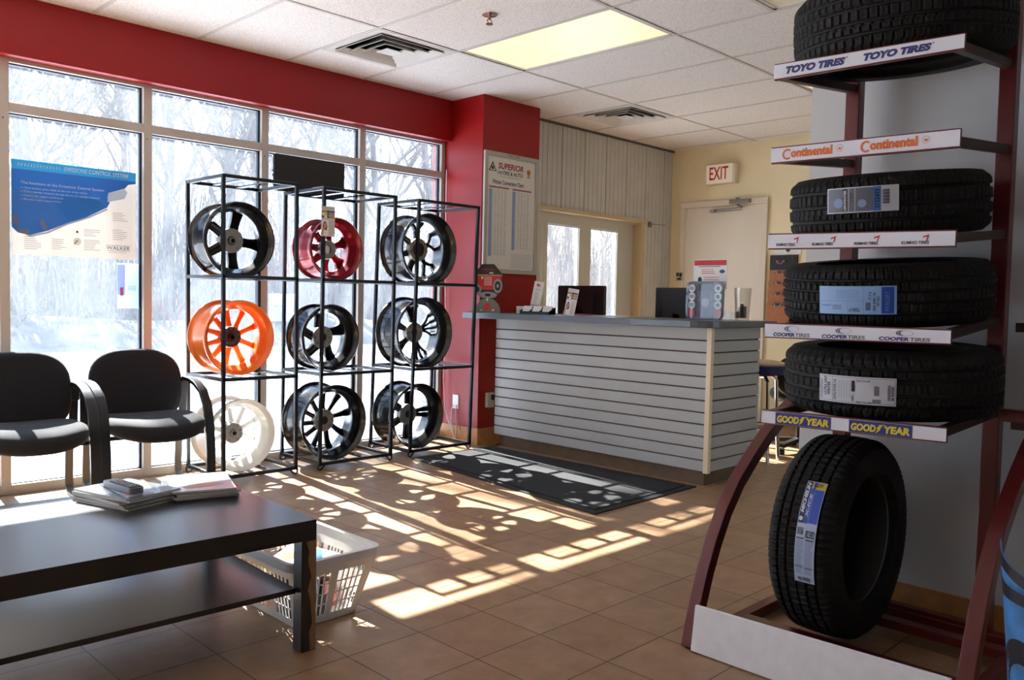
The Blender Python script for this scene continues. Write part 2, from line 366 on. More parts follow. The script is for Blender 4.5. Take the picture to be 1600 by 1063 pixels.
# ================================================================== OUTSIDE
M_snow = mat('snow', (238, 242, 250), .9, var=.06, scale=.6)
M_snow2 = mat('dirty_snow', (112, 106, 100), .95, var=.35, scale=2.2)
g = MB(); g.grid(lambda a, b: (-30+110*a, 5.35+75*b, -.14+.05*noise.noise(Vector((a*60, b*40, 0)))), 60, 50)
stru(g.build('ground_snow', M_snow))
g = MB(); g.grid(lambda a, b: (-20+80*a, 18.5+4.5*b, -.15+math.sin(pi*b)*(.6+.3*noise.noise(Vector((a*30, b*3, 2))))), 120, 10)
stru(g.build('snow_bank', M_snow2))
# bare trees
def tree_mesh(seed, h):
    R_ = random.Random(seed); t = MB()
    def branch(p, dr, ln, rad, lv):
        pts = [p]; dd = dr.copy(); n = 4 if lv < 2 else 3
        for i in range(n):
            dd = (dd+Vector((R_.uniform(-.16, .16), R_.uniform(-.16, .16), R_.uniform(-.02, .12)))).normalized(); pts.append(pts[-1]+dd*ln/n)
        t.tube(pts, [rad*(1-.6*i/n) for i in range(n+1)], 5 if lv < 2 else 3, cap=False)
        if lv < 3:
            for i in range([9, 6, 4][lv]):
                k = R_.uniform(.3 if lv == 0 else .15, 1); q = pts[int(k*n*.999)].lerp(pts[min(n, int(k*n*.999)+1)], k*n % 1)
                a = R_.uniform(0, 2*pi); side = Vector((math.cos(a), math.sin(a), R_.uniform(.3, 1.0))).normalized()
                branch(q, (side+dd*.5).normalized(), ln*R_.uniform(.3, .55), rad*(.42 if lv == 0 else .5), lv+1)
    branch(Vector((0, 0, -.4)), Vector((0, 0, 1)), h, h*.017, 0); return t
M_bark = mat('bark', (112, 102, 96), .9, var=.2, scale=6)
protos = []
spots = [(2.5, 25), (5.5, 23.8), (7.6, 30), (9.5, 24.2), (10.7, 33), (13, 26), (14.5, 36), (16, 24.5), (18, 30), (20, 26), (22, 38), (24.5, 27), (27, 31), (30, 26), (33, 34), (37, 28), (41, 33), (11.8, 28), (46, 30), (8.4, 40), (26, 42), (4, 31), (6.2, 36), (12.2, 41), (15.6, 30), (17, 40), (19.2, 34), (23.2, 33), (28.8, 38), (34, 40), (21.2, 24.6), (32.5, 28), (43, 39), (9.2, 28.4), (1.5, 33), (50, 36), (38, 36)]
for k, (x, y) in enumerate(spots):
    if k < 4:
        o = tree_mesh(k+3, 10+k*1.2).build('bare_tree', M_bark); protos.append(o)
    else:
        o = protos[k % 4].copy(); C.objects.link(o); o.rotation_euler = (0, 0, k*1.3)
        s = rnd.uniform(.85, 1.25); o.scale = (s, s, s)
    o.location = (x, y, 0)
    tag(o, 'bare leafless tree in the wood beyond the snowy lot', 'tree', 'bare trees in the wood outside')
# undergrowth
g = MB(); R_ = random.Random(3)
for k in range(9000):
    x = R_.uniform(-4, 48); y = R_.uniform(19.5, 34); z = .1; hh = R_.uniform(.5, 2.6)*(1 if y < 24 else 2.2)
    a = R_.uniform(0, 2*pi); l = R_.uniform(.1, .6)
    p0 = Vector((x, y, z)); p1 = p0+Vector((math.cos(a)*l*.4, math.sin(a)*l*.4, hh*.55)); p2 = p0+Vector((math.cos(a)*l*1.4, math.sin(a)*l, hh))
    rr = R_.uniform(.008, .022)*(1 if y < 24 else 1.6)
    g.tube([p0, p1, p2], [rr, rr*.8, rr*.3], 3, cap=False)
o = g.build('undergrowth', M_bark, smooth=False); tag(o, 'tangle of thin bare brush under the trees outside', 'brush'); o['kind'] = 'stuff'
g = MB().tube([(3.75, 21.5, 0), (3.8, 21.5, 9)], .16, 10)
tag(g.build('utility_pole', mat('pole_wood', (150, 132, 112), .9)), 'straight wooden utility pole standing by the snow bank outside', 'pole')
for k, z in enumerate((6.1, 6.7, 7.6)):
    g = MB().tube([(-18+9*i, 21.5, z+.35*math.sin(pi*i/8*1)) for i in range(9)], .02, 4)
    tag(g.build('overhead_wire', mat('wire', (70, 70, 75), .7)), ['lowest', 'middle', 'highest'][k]+' of the three overhead wires outside the upper panes', 'wire', None)

# ================================================================== CEILING FITTINGS
M_trof = mat('troffer_frame', (214, 210, 200), .5)
for k, (i0, i1, j0, j1) in enumerate(LIGHTS):
    x0, x1, y0, y1 = CX+i0*G+.012, CX+i1*G-.012, CY+j0*G+.012, CY+j1*G-.012
    lab = ['glowing fluorescent ceiling panel beside the square vent', 'partly hidden glowing ceiling panel above the shop floor behind the tire rack', 'dim ceiling panel at the top edge left of the top tire'][k]
    t = thing('ceiling_light', lab, 'ceiling light', ((x0+x1)/2, (y0+y1)/2, H))
    wx, wy = (x1-x0)/2, (y1-y0)/2
    f = MB(); f.box(-wx, wx, -wy, -wy+.018, 0, .06); f.box(-wx, wx, wy-.018, wy, 0, .06); f.box(-wx, -wx+.018, -wy, wy, 0, .06); f.box(wx-.018, wx, -wy, wy, 0, .06); f.box(-wx, wx, -wy, wy, .055, .065)
    f.build('frame', M_trof, t, smooth=False)
    if k < 2: m_ = mat('light_lens', (250, 236, 190), .4, emit=.47)
    else: m_ = mat('faint_glow_lens', (205, 196, 172), .3, emit=.12)  # panel is off; a faint glow is put into its lens
    MB().box(-wx+.018, wx-.018, -wy+.018, wy-.018, .006, .012).build('diffuser', m_, t, smooth=False)
M_vent = mat('vent_paint', (206, 202, 194), .5); M_vdark = mat('vent_dark', (18, 17, 16), .9)
for k, (i0, i1, j0, j1) in enumerate(VENTS):
    x0, x1, y0, y1 = CX+i0*G+.008, CX+i1*G-.008, CY+j0*G+.008, CY+j1*G-.008
    t = thing('ceiling_vent', ['square louvred ceiling vent above the wheel racks', 'square louvred ceiling vent above the grey siding wall'][k], 'ceiling vent', ((x0+x1)/2, (y0+y1)/2, H-.002))
    hw = (x1-x0)/2
    f = MB()
    def ring(a, b, za, zb):   # sloping square ring
        P = [(-a, -a, za), (a, -a, za), (a, a, za), (-a, a, za), (-b, -b, zb), (b, -b, zb), (b, b, zb), (-b, b, zb)]
        Q = [(p[0], p[1], p[2]+.004) for p in P]
        f.add(P+Q, [(i, (i+1) % 4, 4+(i+1) % 4, 4+i) for i in range(4)]+[(8+i, 12+i, 12+(i+1) % 4, 8+(i+1) % 4) for i in range(4)]+[(i, 8+i, 8+(i+1) % 4, (i+1) % 4) for i in range(4)]+[(4+i, 4+(i+1) % 4, 12+(i+1) % 4, 12+i) for i in range(4)])
    ring(hw, hw*.82, -.004, -.001)
    f.build('frame', M_vent, t, smooth=False)
    f = MB()
    for a, b in ((.83, .70), (.60, .49), (.39, .29)): ring(hw*a, hw*b, -.014, .012)
    ring(hw*.19, .002, -.014, -.010)
    f.build('louvre', M_vent, t, smooth=False)
    MB().prism([(-hw*.99, -hw*.99), (hw*.99, -hw*.99), (hw*.99, hw*.99), (-hw*.99, hw*.99)], .004, .12, holes=[[(-hw*.94, -hw*.94), (hw*.94, -hw*.94), (hw*.94, hw*.94), (-hw*.94, hw*.94)]]).box(-hw*.95, hw*.95, -hw*.95, hw*.95, .1, .12).build('duct_back', M_vdark, t, smooth=False)
t = thing('fire_sprinkler', 'small brass fire sprinkler head hanging from the ceiling', 'sprinkler', (3.214, 3.407, H))
MB().lathe([(0, -.001), (.038, -.001), (.042, -.006), (.015, -.01), (0, -.01)], n=24).build('escutcheon', M_chrome, t)
f = MB(); f.tube([(0, 0, -.01), (0, 0, -.03)], .009); f.tube([(.008, 0, -.028), (.018, 0, -.038), (.008, 0, -.05)], .003); f.tube([(-.008, 0, -.028), (-.018, 0, -.038), (-.008, 0, -.05)], .003)
f.cyl((0, 0, -.056), .02, .004, 12); f.build('deflector', mat('brass', (150, 120, 80), .35, 1), t)
# exit sign
t = thing('exit_sign', 'cream box EXIT sign with red letters above the door', 'sign', (X1, 4.39, 2.3))
MB().box(-.07, 0, -.165, .155, 0, .2).build('housing', mat('sign_cream', (222, 208, 178), .5), t, smooth=False, bev=.006)
MB().box(-.075, -.068, -.135, .15, .012, .188).build('face', mat('sign_face', (232, 222, 200), .5, emit=.12), t, smooth=False)
tx = MB(); text(tx, 'EXIT', 0, 0, .205, .125, bold=.015); sheet_map(tx, (-.0755, .115, .042), (0, -1, 0), (0, 0, 1)); tx.build('lettering', mat('exit_red', (170, 30, 20), .5, emit=.1), t, smooth=False)
# small things on the far wall
tx = MB(); tx.box(-.012, -.002, -.04, .04, 0, .09); t = thing('wall_notice', 'small grey sticker on the door frame behind the counter', 'sticker', (X1-.03, 4.84, 1.36))
tx.build('card', mat('sticker', (190, 180, 160), .6), t, smooth=False)
tx = MB(); rect(tx, .006, .05, .028, .03); rect(tx, .04, .04, .03, .04); rect(tx, .02, .01, .045, .02); sheet_map(tx, (-.013, .04, 0), (0, -1, 0), (0, 0, 1)); tx.build('print', M_ink, t, smooth=False)
t = thing('wall_hook', 'round metal hook plate with rod on the siding wall', 'hook', (6.946, YS-.004, 1.91))
f = MB(); f.cyl((0, -.01, 0), .03, .01, axis='y'); f.bar((0, -.012, .004), (.26, -.012, .012), .006); f.build('plate', mat('galv', (120, 115, 108), .5, .5), t, smooth=False)
# clipboards on far wall
t = thing('clipboard_rack', 'tall dark wall board behind the tire rack holding clipboards', 'wall board', (X1, 3.75, .98))
MB().box(-.02, 0, -.16, .11, 0, .62).build('board', mat('board_dark', (40, 36, 34), .6), t, smooth=False)
MC_n = ['topmost black', 'upper brown', 'middle brown', 'lower brown', 'bottom brown']
for k in range(5):
    z = 1.53-.10*k
    t = thing('clipboard', MC_n[k]+' clipboard hanging on the wall board beside the far door', 'clipboard', (X1-.024-.007*k, 3.745, z), group='clipboards on the far wall')
    col = mat('hardboard_black', (30, 28, 28), .5) if k == 0 else mat('hardboard', (172, 108, 62), .6, var=.1)
    MB().box(-.004, 0, -.115, .11, -.2, .03).build('board', col, t, smooth=False)
    f = MB(); f.box(-.012, -.004, -.05, .05, 0, .022); f.tube([(-.02, -.035, .02), (-.026, -.02, -.012), (-.026, .02, -.012), (-.02, .035, .02)], .004, 6); f.build('clip', M_chrome, t, smooth=False)
t = thing('wall_notice', 'white notice with a black dot above the clipboards', 'notice', (X1-.003, 3.72, 1.6))
MB().box(-.003, 0, -.16, .1, 0, .1).build('card', M_white, t, smooth=False)
f = MB(); ell(f, 0, 0, .022, .022); sheet_map(f, (-.004, -.03, .05), (0, -1, 0), (0, 0, 1)); f.build('print', M_ink, t, smooth=False)

# ================================================================== COLUMN: CHART, OUTLETS
t = thing('framed_chart', 'silver framed winter tire conversion chart on the red column', 'chart', (4.425, 4.73, 1.335))
W_, Hh = .60, .935
f = MB()
f.prism([(0, 0), (W_, 0), (W_, Hh), (0, Hh)], -.025, -.002, 'y', holes=[[(.035, .035), (W_-.035, .035), (W_-.035, Hh-.035), (.035, Hh-.035)]])
f.build('frame', mat('chart_frame', (176, 170, 156), .4, .3), t, smooth=False, bev=.004)
MB().box(.03, W_-.03, -.012, -.003, .03, Hh-.03).build('sheet', mat('chart_paper', (222, 216, 206), .5), t, smooth=False)
mats_ = [mat('chart_red', (150, 26, 30), .5), M_ink, M_grey, mat('chart_blue', (40, 60, 110), .5), mat('chart_col', (140, 158, 190), .5), mat('chart_gold', (190, 120, 60), .5)]
f = MB()
text(f, 'SUPERIOR', .15, .81, .28, .048, 0, .03, .15); text(f, 'TIRE & AUTO', .2, .768, .225, .03, 1, .02, .2); text(f, 'WWW.SUPERIORTIRE.CA', .17, .745, .23, .013, 2)
text(f, 'Winter Conversion Chart', .09, .69, .35, .034, 3, .02); rect(f, .145, .77, .05, .022, 4)
poly(f, [(.05, .79), (.09, .86), (.13, .79), (.12, .79), (.09, .842), (.062, .79)], 1); rect(f, .05, .785, .08, .005, 1); ell(f, .09, .81, .012, .016, 1)
ell(f, .49, .815, .022, .026, 5); poly(f, [(.465, .765), (.49, .80), (.515, .765), (.49, .775)], 5); rect(f, .475, .81, .03, .008, 0)
for x in (.055, .31):
    rect(f, x, .66, .215, .009, 0); hh = .52 if x < .3 else .46
    rect(f, x, .65-hh, .035, hh, 4)
    n = int(hh/.0125)
    for i in range(n):
        for q, w_ in ((.045, .012), (.065, .022), (.095, .028), (.132, .022), (.165, .03)):
            rect(f, x+q, .642-i*.0125, w_*rnd.uniform(.5, 1), .004, 2)
rect(f, .31, .155, .22, .0015, 1); rect(f, .31, .05, .22, .0015, 1); rect(f, .31, .05, .0015, .105, 1); rect(f, .53, .05, .0015, .105, 1); lines(f, .32, .14, .2, 7, .013, .003, 2)
rect(f, .05, .672, .48, .002, 2)
text(f, 'TOYO TIRES', .24, .912, .13, .012, 1)
sheet_map(f, (0, -.0125, 0), (1, 0, 0), (0, 0, 1)); f.v = [(p[0], p[1] if p[2] < .9 else -.0265, p[2]) for p in f.v]
f.build('print', mats_, t, smooth=False)
M_plate = mat('outlet_plate', (225, 222, 215), .4)
t = thing('wall_outlet', 'white outlet plate with wires on the sunlit side of the column', 'outlet', (4.42, 4.985, .26))
MB().box(-.006, 0, -.035, .035, 0, .11).build('cover_plate', M_plate, t, smooth=False, bev=.002)
f = MB()
for pts in ([(-.012, .012, .03), (-.02, .03, 0), (-.02, .035, -.12), (-.03, -.01, -.2), (-.03, -.03, -.25)], [(-.012, -.012, .03), (-.018, -.02, -.05), (-.018, -.03, -.15), (-.025, -.03, -.25)]): f.tube(pts, .0025, 6)
f.build('cord', mat('white_cord', (220, 220, 225), .5), t)
f = MB().tube([(-.012, -.02, .03), (-.02, -.05, -.05), (-.02, -.08, -.16)], .0022, 6); f.build('cord', mat('red_cord', (150, 40, 50), .5), t)
t = thing('power_outlet', 'surface outlet box with black plug on the dark side of the column', 'outlet', (4.53, 4.73, .29))
MB().box(-.035, .035, -.03, 0, 0, .115).build('box', M_plate, t, smooth=False, bev=.003)
MB().box(.0, .03, -.065, -.03, .06, .1).build('plug', M_blackp, t, smooth=False, bev=.004)
MB().tube([(.02, -.065, .08), (.06, -.07, .03), (.066, -.07, -.1), (.075, -.075, -.2), (.07, -.09, -.27), (-.02, -.12, -.283)], .005, 8).build('cord', M_blackp, t)
MB().tube([(.01, -.065, .08), (.035, -.07, .02), (.03, -.07, -.06), (.05, -.075, -.12)], .004, 8).build('cord', mat('grey_cord', (150, 150, 148), .5), t)
tag(MB().tube([(4.395, 5.12, 2.15), (4.388, 5.11, 1.4), (4.40, 5.10, .9), (4.385, 5.1, .5), (4.39, 5.08, .25), (4.36, 4.98, .12), (4.35, 4.9, .012)], .004, 6).build('loose_cable', mat('cable_white', (215, 212, 205), .5)), 'thin white cable hanging down the edge of the last window', 'cable')
# ================================================================== COUNTER
t = thing('reception_counter', 'long reception counter clad in pale grooved slatwall with grey top', 'counter', (4.53, 2.765, 0))
M_slat = mat('slatwall', (180, 182, 182), .42, var=.04, scale=3); M_groove = mat('groove', (98, 70, 50), .7); M_trim = mat('corner_trim', (236, 222, 190), .5)
ZB, ZC = .092, .985
def slats(n_):
    f = MB(); s0 = .0745; z = ZC; zs = []
    top = .905
    edges = [ZC]+[top-.0745*i for i in range(11)]
    return edges
E_ = slats(0)
f = MB()
zz = E_+[ZB]
for a, b in zip(zz[:-1], zz[1:]): f.box(-.008, .012, .022, 1.885, b+(.0045 if b != ZB else 0), a-(.0045 if a != ZC else 0))
f.build('front_slat_panel', M_slat, t, smooth=False, bev=.0015)
f = MB()
for a, b in zip(zz[:-1], zz[1:]): f.box(.022, .6, -.008, .012, b+(.0045 if b != ZB else 0), a-(.0045 if a != ZC else 0))
f.build('side_slat_panel', M_slat, t, smooth=False, bev=.0015)
f = MB(); f.box(.006, .03, .02, 1.885, ZB, ZC); f.box(.02, .6, .006, .03, ZB, ZC); f.build('groove_backing', M_groove, t, smooth=False)
MB().box(-.012, .022, -.012, .022, ZB-.01, ZC).build('corner_trim', M_trim, t, smooth=False, bev=.002)
f = MB(); f.box(.02, .045, .03, 1.84, 0, ZB); f.box(.045, .58, .03, .055, 0, ZB); f.build('toe_board', mat('toe_board', (104, 84, 62), .5, var=.15, scale=10), t, smooth=False)
f = MB(); P = [(-.155, 2.115), (-.155, .5), (-.13, .28)]+arc((.05, .12), .18, pi, 1.5*pi, 6)[0:7]+[(.72, -.06), (.72, .6), (.52, .6), (.52, 1.955), (-.115, 1.955), (-.115, 2.115)]
f.prism(P, ZC, 1.028); f.build('counter_top', mat('counter_grey', (92, 100, 112), .28, spec=.6, var=.05, scale=40), t, smooth=False, bev=.004)
MB().box(.42, 1.15, .5, 1.95, .70, .73).build('desk_shelf', mat('desk', (120, 86, 70), .5), t, smooth=False)
TZ = 1.029
# counter things
t = thing('promo_display', 'octagonal red and black promotional stand at the left end of the counter', 'display stand', (4.425, 4.648, TZ), .68)
f = MB(); f.prism([(.098*math.cos(a), .11*math.sin(a)) for a in [pi*i/12 for i in range(13)]], -.03, .03, 'x')
f.v = [(p[0]*1.0, p[1], p[2]) for p in f.v]
f.build('base', mat('display_grey', (128, 126, 122), .4), t, bev=.004)
oc = [(.120*math.cos(pi/8+pi/4*i), .235+.145*math.sin(pi/8+pi/4*i)) for i in range(8)]
MB().prism(oc, -.008, 0, 'x').build('sign', mat('display_dark', (44, 42, 42), .4), t, smooth=False)
f = MB(); oo = [(p[0], p[1]-.235) for p in oc]
poly(f, [(p[0]*.97, p[1]*.97) for p in oo], 3); poly(f, [(-.1, .05), (-.1, -.06), (.1, -.06), (.1, .05)], 0)
sheet = f; f.v = [(p[0], p[1], 0 if i < 8 else .0004) for i, p in enumerate(f.v)]
k0 = len(f.v); poly(f, [(-.108, .055), (.108, .055), (.108, .045), (-.108, .045)], 4); ell(f, .075, -.03, .035, .055, 2); ell(f, -.08, -.06, .03, .04, 2); ell(f, 0, -.1, .07, .025, 2)
text(f, 'TIRE PLUS', -.04, .085, .08, .015, 0); rect(f, .01, .062, .03, .01, 1); lines(f, -.03, .03, .06, 5, .014, .005, 1); ell(f, -.045, .03, .008, .01, 1)
text(f, '5 SAFETY SPECTRUM', -.1, .046, .2, .008, 5)
f.v[k0:] = [(p[0], p[1], .0008) for p in f.v[k0:]]
k1 = len(f.v); ell(f, .075, -.03, .022, .035, 5); ell(f, .075, -.03, .01, .016, 2); ell(f, -.08, -.06, .016, .022, 5); rect(f, -.02, -.11, .04, .02, 5); f.v[k1:] = [(p[0], p[1], .0012) for p in f.v[k1:]]
sheet_map(f, (-.0085, 0, .235), (0, -1, 0), (0, 0, 1)); f.build('print', [mat('disp_red', (196, 50, 40), .4), M_white, M_grey, mat('disp_black', (50, 48, 48), .4), mat('disp_peach', (225, 160, 120), .4), M_ink], t, smooth=False)
f = MB(); ell(f, 0, .045, .025, .03, 0); ell(f, .045, .02, .01, .008, 1); ell(f, -.045, .02, .006, .006, 1); ell(f, 0, .1, .006, .012, 1); sheet_map(f, (-.0305, 0, 0), (0, -1, 0), (0, 0, 1)); f.build('emblem', [mat('disp_red', (196, 50, 40), .4), M_white], t, smooth=False)
t = thing('card_stack', 'small stack of white business cards on the counter', 'business cards', (4.6, 4.585-.12, TZ))
MB().box(-.003, .003, -.045, .045, 0, .055).build('cards', M_white, t, smooth=False)
f = MB(); lines(f, .01, .04, .06, 4, .009, .002, 0, rnd); sheet_map(f, (-.0035, .04, 0), (0, -1, 0), (0, 0, 1)); f.build('print', M_grey, t, smooth=False)
t = thing('card_holder', 'black three-pocket holder of business cards on the counter', 'card holder', (4.56, 4.26, TZ))
f = MB(); f.prism([(-.03, 0), (.04, 0), (.04, .05), (.03, .05), (-.01, .012), (-.03, .02)], -.15, .15, 'y')
for y in (-.15, -.052, .048, .146): f.prism([(-.03, 0), (.04, 0), (.04, .052), (-.03, .022)], y, y+.005, 'y')
f.build('holder', M_blackp, t, smooth=False)
for y in (-.1, 0, .1):
    f = MB(); f.hexa([(-.012, y-.042, .014), (-.006, y-.042, .014), (-.012, y+.042, .014), (-.006, y+.042, .014), (.01, y-.042, .06), (.016, y-.042, .06), (.01, y+.042, .06), (.016, y+.042, .06)])
    tag(f.xf(Matrix.Translation((4.56, 4.26, TZ))).build('business_card', M_white, smooth=False), ['right', 'middle', 'left'][int(round(y*10))+1]+' pile of business cards in the black counter holder', 'business card', 'cards in the counter holder')
# brochures
def brochure(name, lab, loc, rot, kind):
    t = thing(name, lab, 'brochure', loc, rot=rot)
    W_, H_ = .10, .19
    MB().box(-.0015, 0, -W_/2, W_/2, 0, H_).build('sheet', mat('brochure_paper', (214, 208, 202), .4), t, smooth=False)
    f = MB()
    cols = [M_ink, mat('pr_o', (214, 104, 50), .5), mat('pr_g', (130, 165, 60), .5), mat('pr_b', (60, 80, 150), .5), M_redp, mat('skin', (190, 140, 110), .6), mat('hair', (96, 58, 40), .6), M_grey, mat('pr_w', (235, 232, 228), .5), M_yel]
    if kind == 0:
        seq = [1, 2, 0, 3, 3, 8, 9, 4, 2, 1, 3, 8, 3, 2, 1]
        for i in range(3):
            for j in range(5): rect(f, .003+j*.019, .15-i*.017, .018, .014, seq[i*5+j])
        rect(f, .003, .003, .05, .1, 8); k0 = len(f.v); ell(f, .026, .06, .016, .035, 6); k1 = len(f.v); ell(f, .027, .07, .010, .016, 5); ell(f, .012, .03, .012, .03, 5, rot=-.4); rect(f, .016, .003, .022, .035, 8)
        f.v[k0:] = [(p[0], p[1], .0003) for p in f.v[k0:]]; f.v[k1:] = [(p[0], p[1], .0006) for p in f.v[k1:]]
        lines(f, .057, .092, .038, 8, .011, .003, 7, rnd); lines(f, .01, .18, .08, 2, .007, .002, 7)
    else:
        text(f, 'All Natural', .025, .125, .05, .012, 0); lines(f, .025, .11, .05, 9, .011, .003, 7, rnd); ell(f, .05, .16, .02, .012, 5); ell(f, .04, .165, .008, .01, 6); rect(f, .01, .01, .05, .003, 7)
    sheet_map(f, (-.0017, W_/2, 0), (0, -1, 0), (0, 0, 1)); f.build('print', cols, t, smooth=False); return t
t = thing('brochure_stand', 'clear acrylic stand on the counter in front of the column', 'brochure stand', (4.62, 4.33, TZ))
M_acr = glassmat('acrylic', (.93, .95, .95), 0, .12)
f = MB(); f.box(-.03, .03, -.06, .06, 0, .004); f.hexa([(.0, -.06, 0), (.003, -.06, 0), (.0, .06, 0), (.003, .06, 0), (.02, -.06, .14), (.023, -.06, .14), (.02, .06, .14), (.023, .06, .14)]); f.box(-.03, -.027, -.06, .06, .0, .07); f.build('stand', M_acr, t, smooth=False)
brochure('brochure', 'white leaflet with a wreath leaning in the clear stand', (4.612, 4.33, TZ+.055), (0, .12, 0), 1).rotation_euler = (.12, .12, 0)
brochure('brochure', 'leaflet with coloured squares on the counter before the monitor', (4.55, 3.94, TZ+.002), (0, 0, 0), 0).rotation_euler = (.12, .14, 0)
# monitors
def monitor(lab, y0, y1, x, ztop):
    t = thing('monitor', lab, 'monitor', (x, (y0+y1)/2, .73)); w_ = (y1-y0)/2; zt = ztop-.73
    f = MB(); f.prism(rrect(-w_, w_, zt-.33, zt, .012), -.012, .022, 'x'); f.build('screen_housing', M_blackp, t, bev=.004)
    f = MB(); f.prism(rrect(-w_*.6, w_*.6, zt-.25, zt-.06, .02), -.03, -.012, 'x'); f.build('rear_cover', M_blackp, t, bev=.006)
    f = MB(); f.box(-.03, .0, -.03, .03, .01, zt-.3+.1); f.build('stand_neck', M_blackp, t, smooth=False)
    f = MB(); f.cyl((.01, 0, 0), .11, .012, 28); f.build('stand_base', M_blackp, t)
    MB().box(.022, .0235, -w_+.015, w_-.015, zt-.315, zt-.015).build('display', mat('screen', (12, 14, 18), .15), t, smooth=False)
monitor('black monitor seen from behind in front of the patio window', 4.31, 4.81, 5.42, 1.262)
monitor('black monitor seen from behind near the far door', 3.40, 3.80, 5.42, 1.25)
# paper sheets on counter
f = MB(); f.box(-.1, .1, -.14, .14, 0, .003); o = f.build('paper_sheets', M_white, smooth=False); o.location = (4.85, 3.75, TZ); tag(o, 'loose white papers on the counter beside the monitor', 'papers')
f = MB(); f.box(-.09, .09, -.13, .13, 0, .006); o = f.build('red_folder', mat('folder_red', (180, 50, 40), .5), smooth=False); o.location = (4.82, 4.1, TZ); tag(o, 'red folder lying on the counter by the leaflet', 'folder')
# red-headed card in plastic stand + blister pack
t = thing('notice_card', 'upright white card with a red header standing on the counter', 'notice card', (4.83, 2.97, TZ))
MB().box(-.002, 0, -.125, .125, .2, .395).build('sheet', M_white, t, smooth=False)
MB().box(-.002, .0, -.1, .1, 0, .2).build('support', M_acr, t, smooth=False); MB().box(-.03, .05, -.1, .1, 0, .004).build('foot', M_acr, t, smooth=False)
f = MB(); rect(f, .005, .355, .24, .034, 0); lines(f, .04, .345, .16, 1, .01, .004, 1); lines(f, .06, .325, .11, 3, .012, .005, 2, rnd); lines(f, .08, .275, .16, 5, .015, .005, 2, rnd); rect(f, .02, .225, .05, .02, 1); ell(f, .05, .26, .015, .02, 1); rect(f, .01, .21, .09, .012, 3); ell(f, .215, .315, .02, .012, 4)
f.v = [(p[0], p[1], 0) for p in f.v]; sheet_map(f, (-.0022, .125, 0), (0, -1, 0), (0, 0, 1)); f.build('print', [M_redp, M_ink, mat('pinkish', (205, 130, 125), .5), M_grey, M_bluep], t, smooth=False)
t = thing('blister_pack', 'clear blister pack with rows of round dials leaning on the notice card', 'blister pack', (4.78, 2.965, TZ))
f = MB(); f.prism(rrect(-.135, .135, 0, .25, .04, 6), -.004, 0, 'x'); f.build('card', mat('blister_card', (120, 124, 150), .4), t, smooth=False)
f = MB(); f.prism(rrect(-.132, -.062, .005, .245, .03, 6), -.03, -.004, 'x'); f.prism(rrect(.062, .132, .005, .245, .03, 6), -.03, -.004, 'x'); f.prism(rrect(-.06, .06, .01, .235, .01), -.022, -.004, 'x'); f.build('bubble', glassmat('blister', (.95, .96, .98), .1, .2), t)
for s_ in (-1, 1):
    for k in range(4):
        f = MB(); c_ = (-.012, s_*.097, .042+.054*k)
        if k: f.lathe([(.014, -.004), (.026, -.004), (.026, .006), (.014, .006)], c_, 20, 'x', True); [f.cyl((c_[0]-.004, c_[1]+.02*math.cos(a), c_[2]+.02*math.sin(a)), .003, .003, 8, 'x') for a in (0, 1.57, 3.14, 4.7)]
        else: f.cyl(c_, .027, .008, 20, 'x')
        f.build('dial' if k else 'round_badge', mat('dial_white', (225, 225, 228), .4) if k else mat('badge_red', (200, 60, 60), .4), t)
f = MB(); rect(f, -.055, .19, .11, .04, 0); rect(f, -.055, .02, .11, .1, 1); ell(f, 0, .11, .03, .03, 2); f.v = [(p[0], p[1], 0) for p in f.v]; sheet_map(f, (-.0045, 0, 0), (0, -1, 0), (0, 0, 1)); f.build('print', [mat('navy_pr', (50, 52, 70), .4), mat('slate_pr', (90, 94, 120), .4), mat('pale_pr', (170, 160, 175), .4)], t, smooth=False)
t = thing('acrylic_box', 'small clear empty box on the counter beside the glass', 'box', (4.8, 2.79, TZ))
f = MB(); f.prism([(-.03, -.04), (.03, -.04), (.03, .04), (-.03, .04)], 0, .06, holes=[[(-.028, -.038), (.028, -.038), (.028, .038), (-.028, .038)]]); f.box(-.03, .03, -.04, .04, 0, .003); f.build('walls', M_acr, t, smooth=False)
t = thing('glass_tumbler', 'tall clear glass tumbler at the right end of the counter', 'glass', (4.86, 2.745, TZ))
M_tumb = glassmat('tumbler_glass', (.93, .93, .91), .03, .14)
MB().lathe([(0, 0), (.042, 0), (.055, .21), (.052, .21), (.04, .016), (0, .014)], n=28).build('body', M_tumb, t)
f = MB()
for k, (a, b, h_) in enumerate(((.012, .01, .09), (-.015, .01, .07), (.0, -.018, .075))): f.cyl((a, b, .018), .011, h_, 10)
f.build('contents', mat('clip_bits', (120, 118, 112), .3, .5), t)

# ================================================================== MAT
t = thing('entrance_mat', 'large charcoal entrance mat in front of the counter', 'mat', (3.99, 3.70, 0), rz=0)
f = MB(); f.hexa([(-.525, -.92, .001), (.478, -.905, .001), (-.31, .92, .001), (.47, .90, .001), (-.525, -.92, .008), (.478, -.905, .008), (-.31, .92, .008), (.47, .90, .008)]); f.build('rubber_border', mat('mat_border', (18, 18, 19), .6), t, smooth=False)
f = MB(); f.hexa([(-.47, -.87, .008), (.425, -.855, .008), (-.26, .88, .008), (.42, .85, .008), (-.47, -.87, .013), (.425, -.855, .013), (-.26, .88, .013), (.42, .85, .013)]); f.build('carpet', mat('mat_carpet', (40, 41, 43), .95, var=.25, scale=90, bump=.8), t, smooth=False)

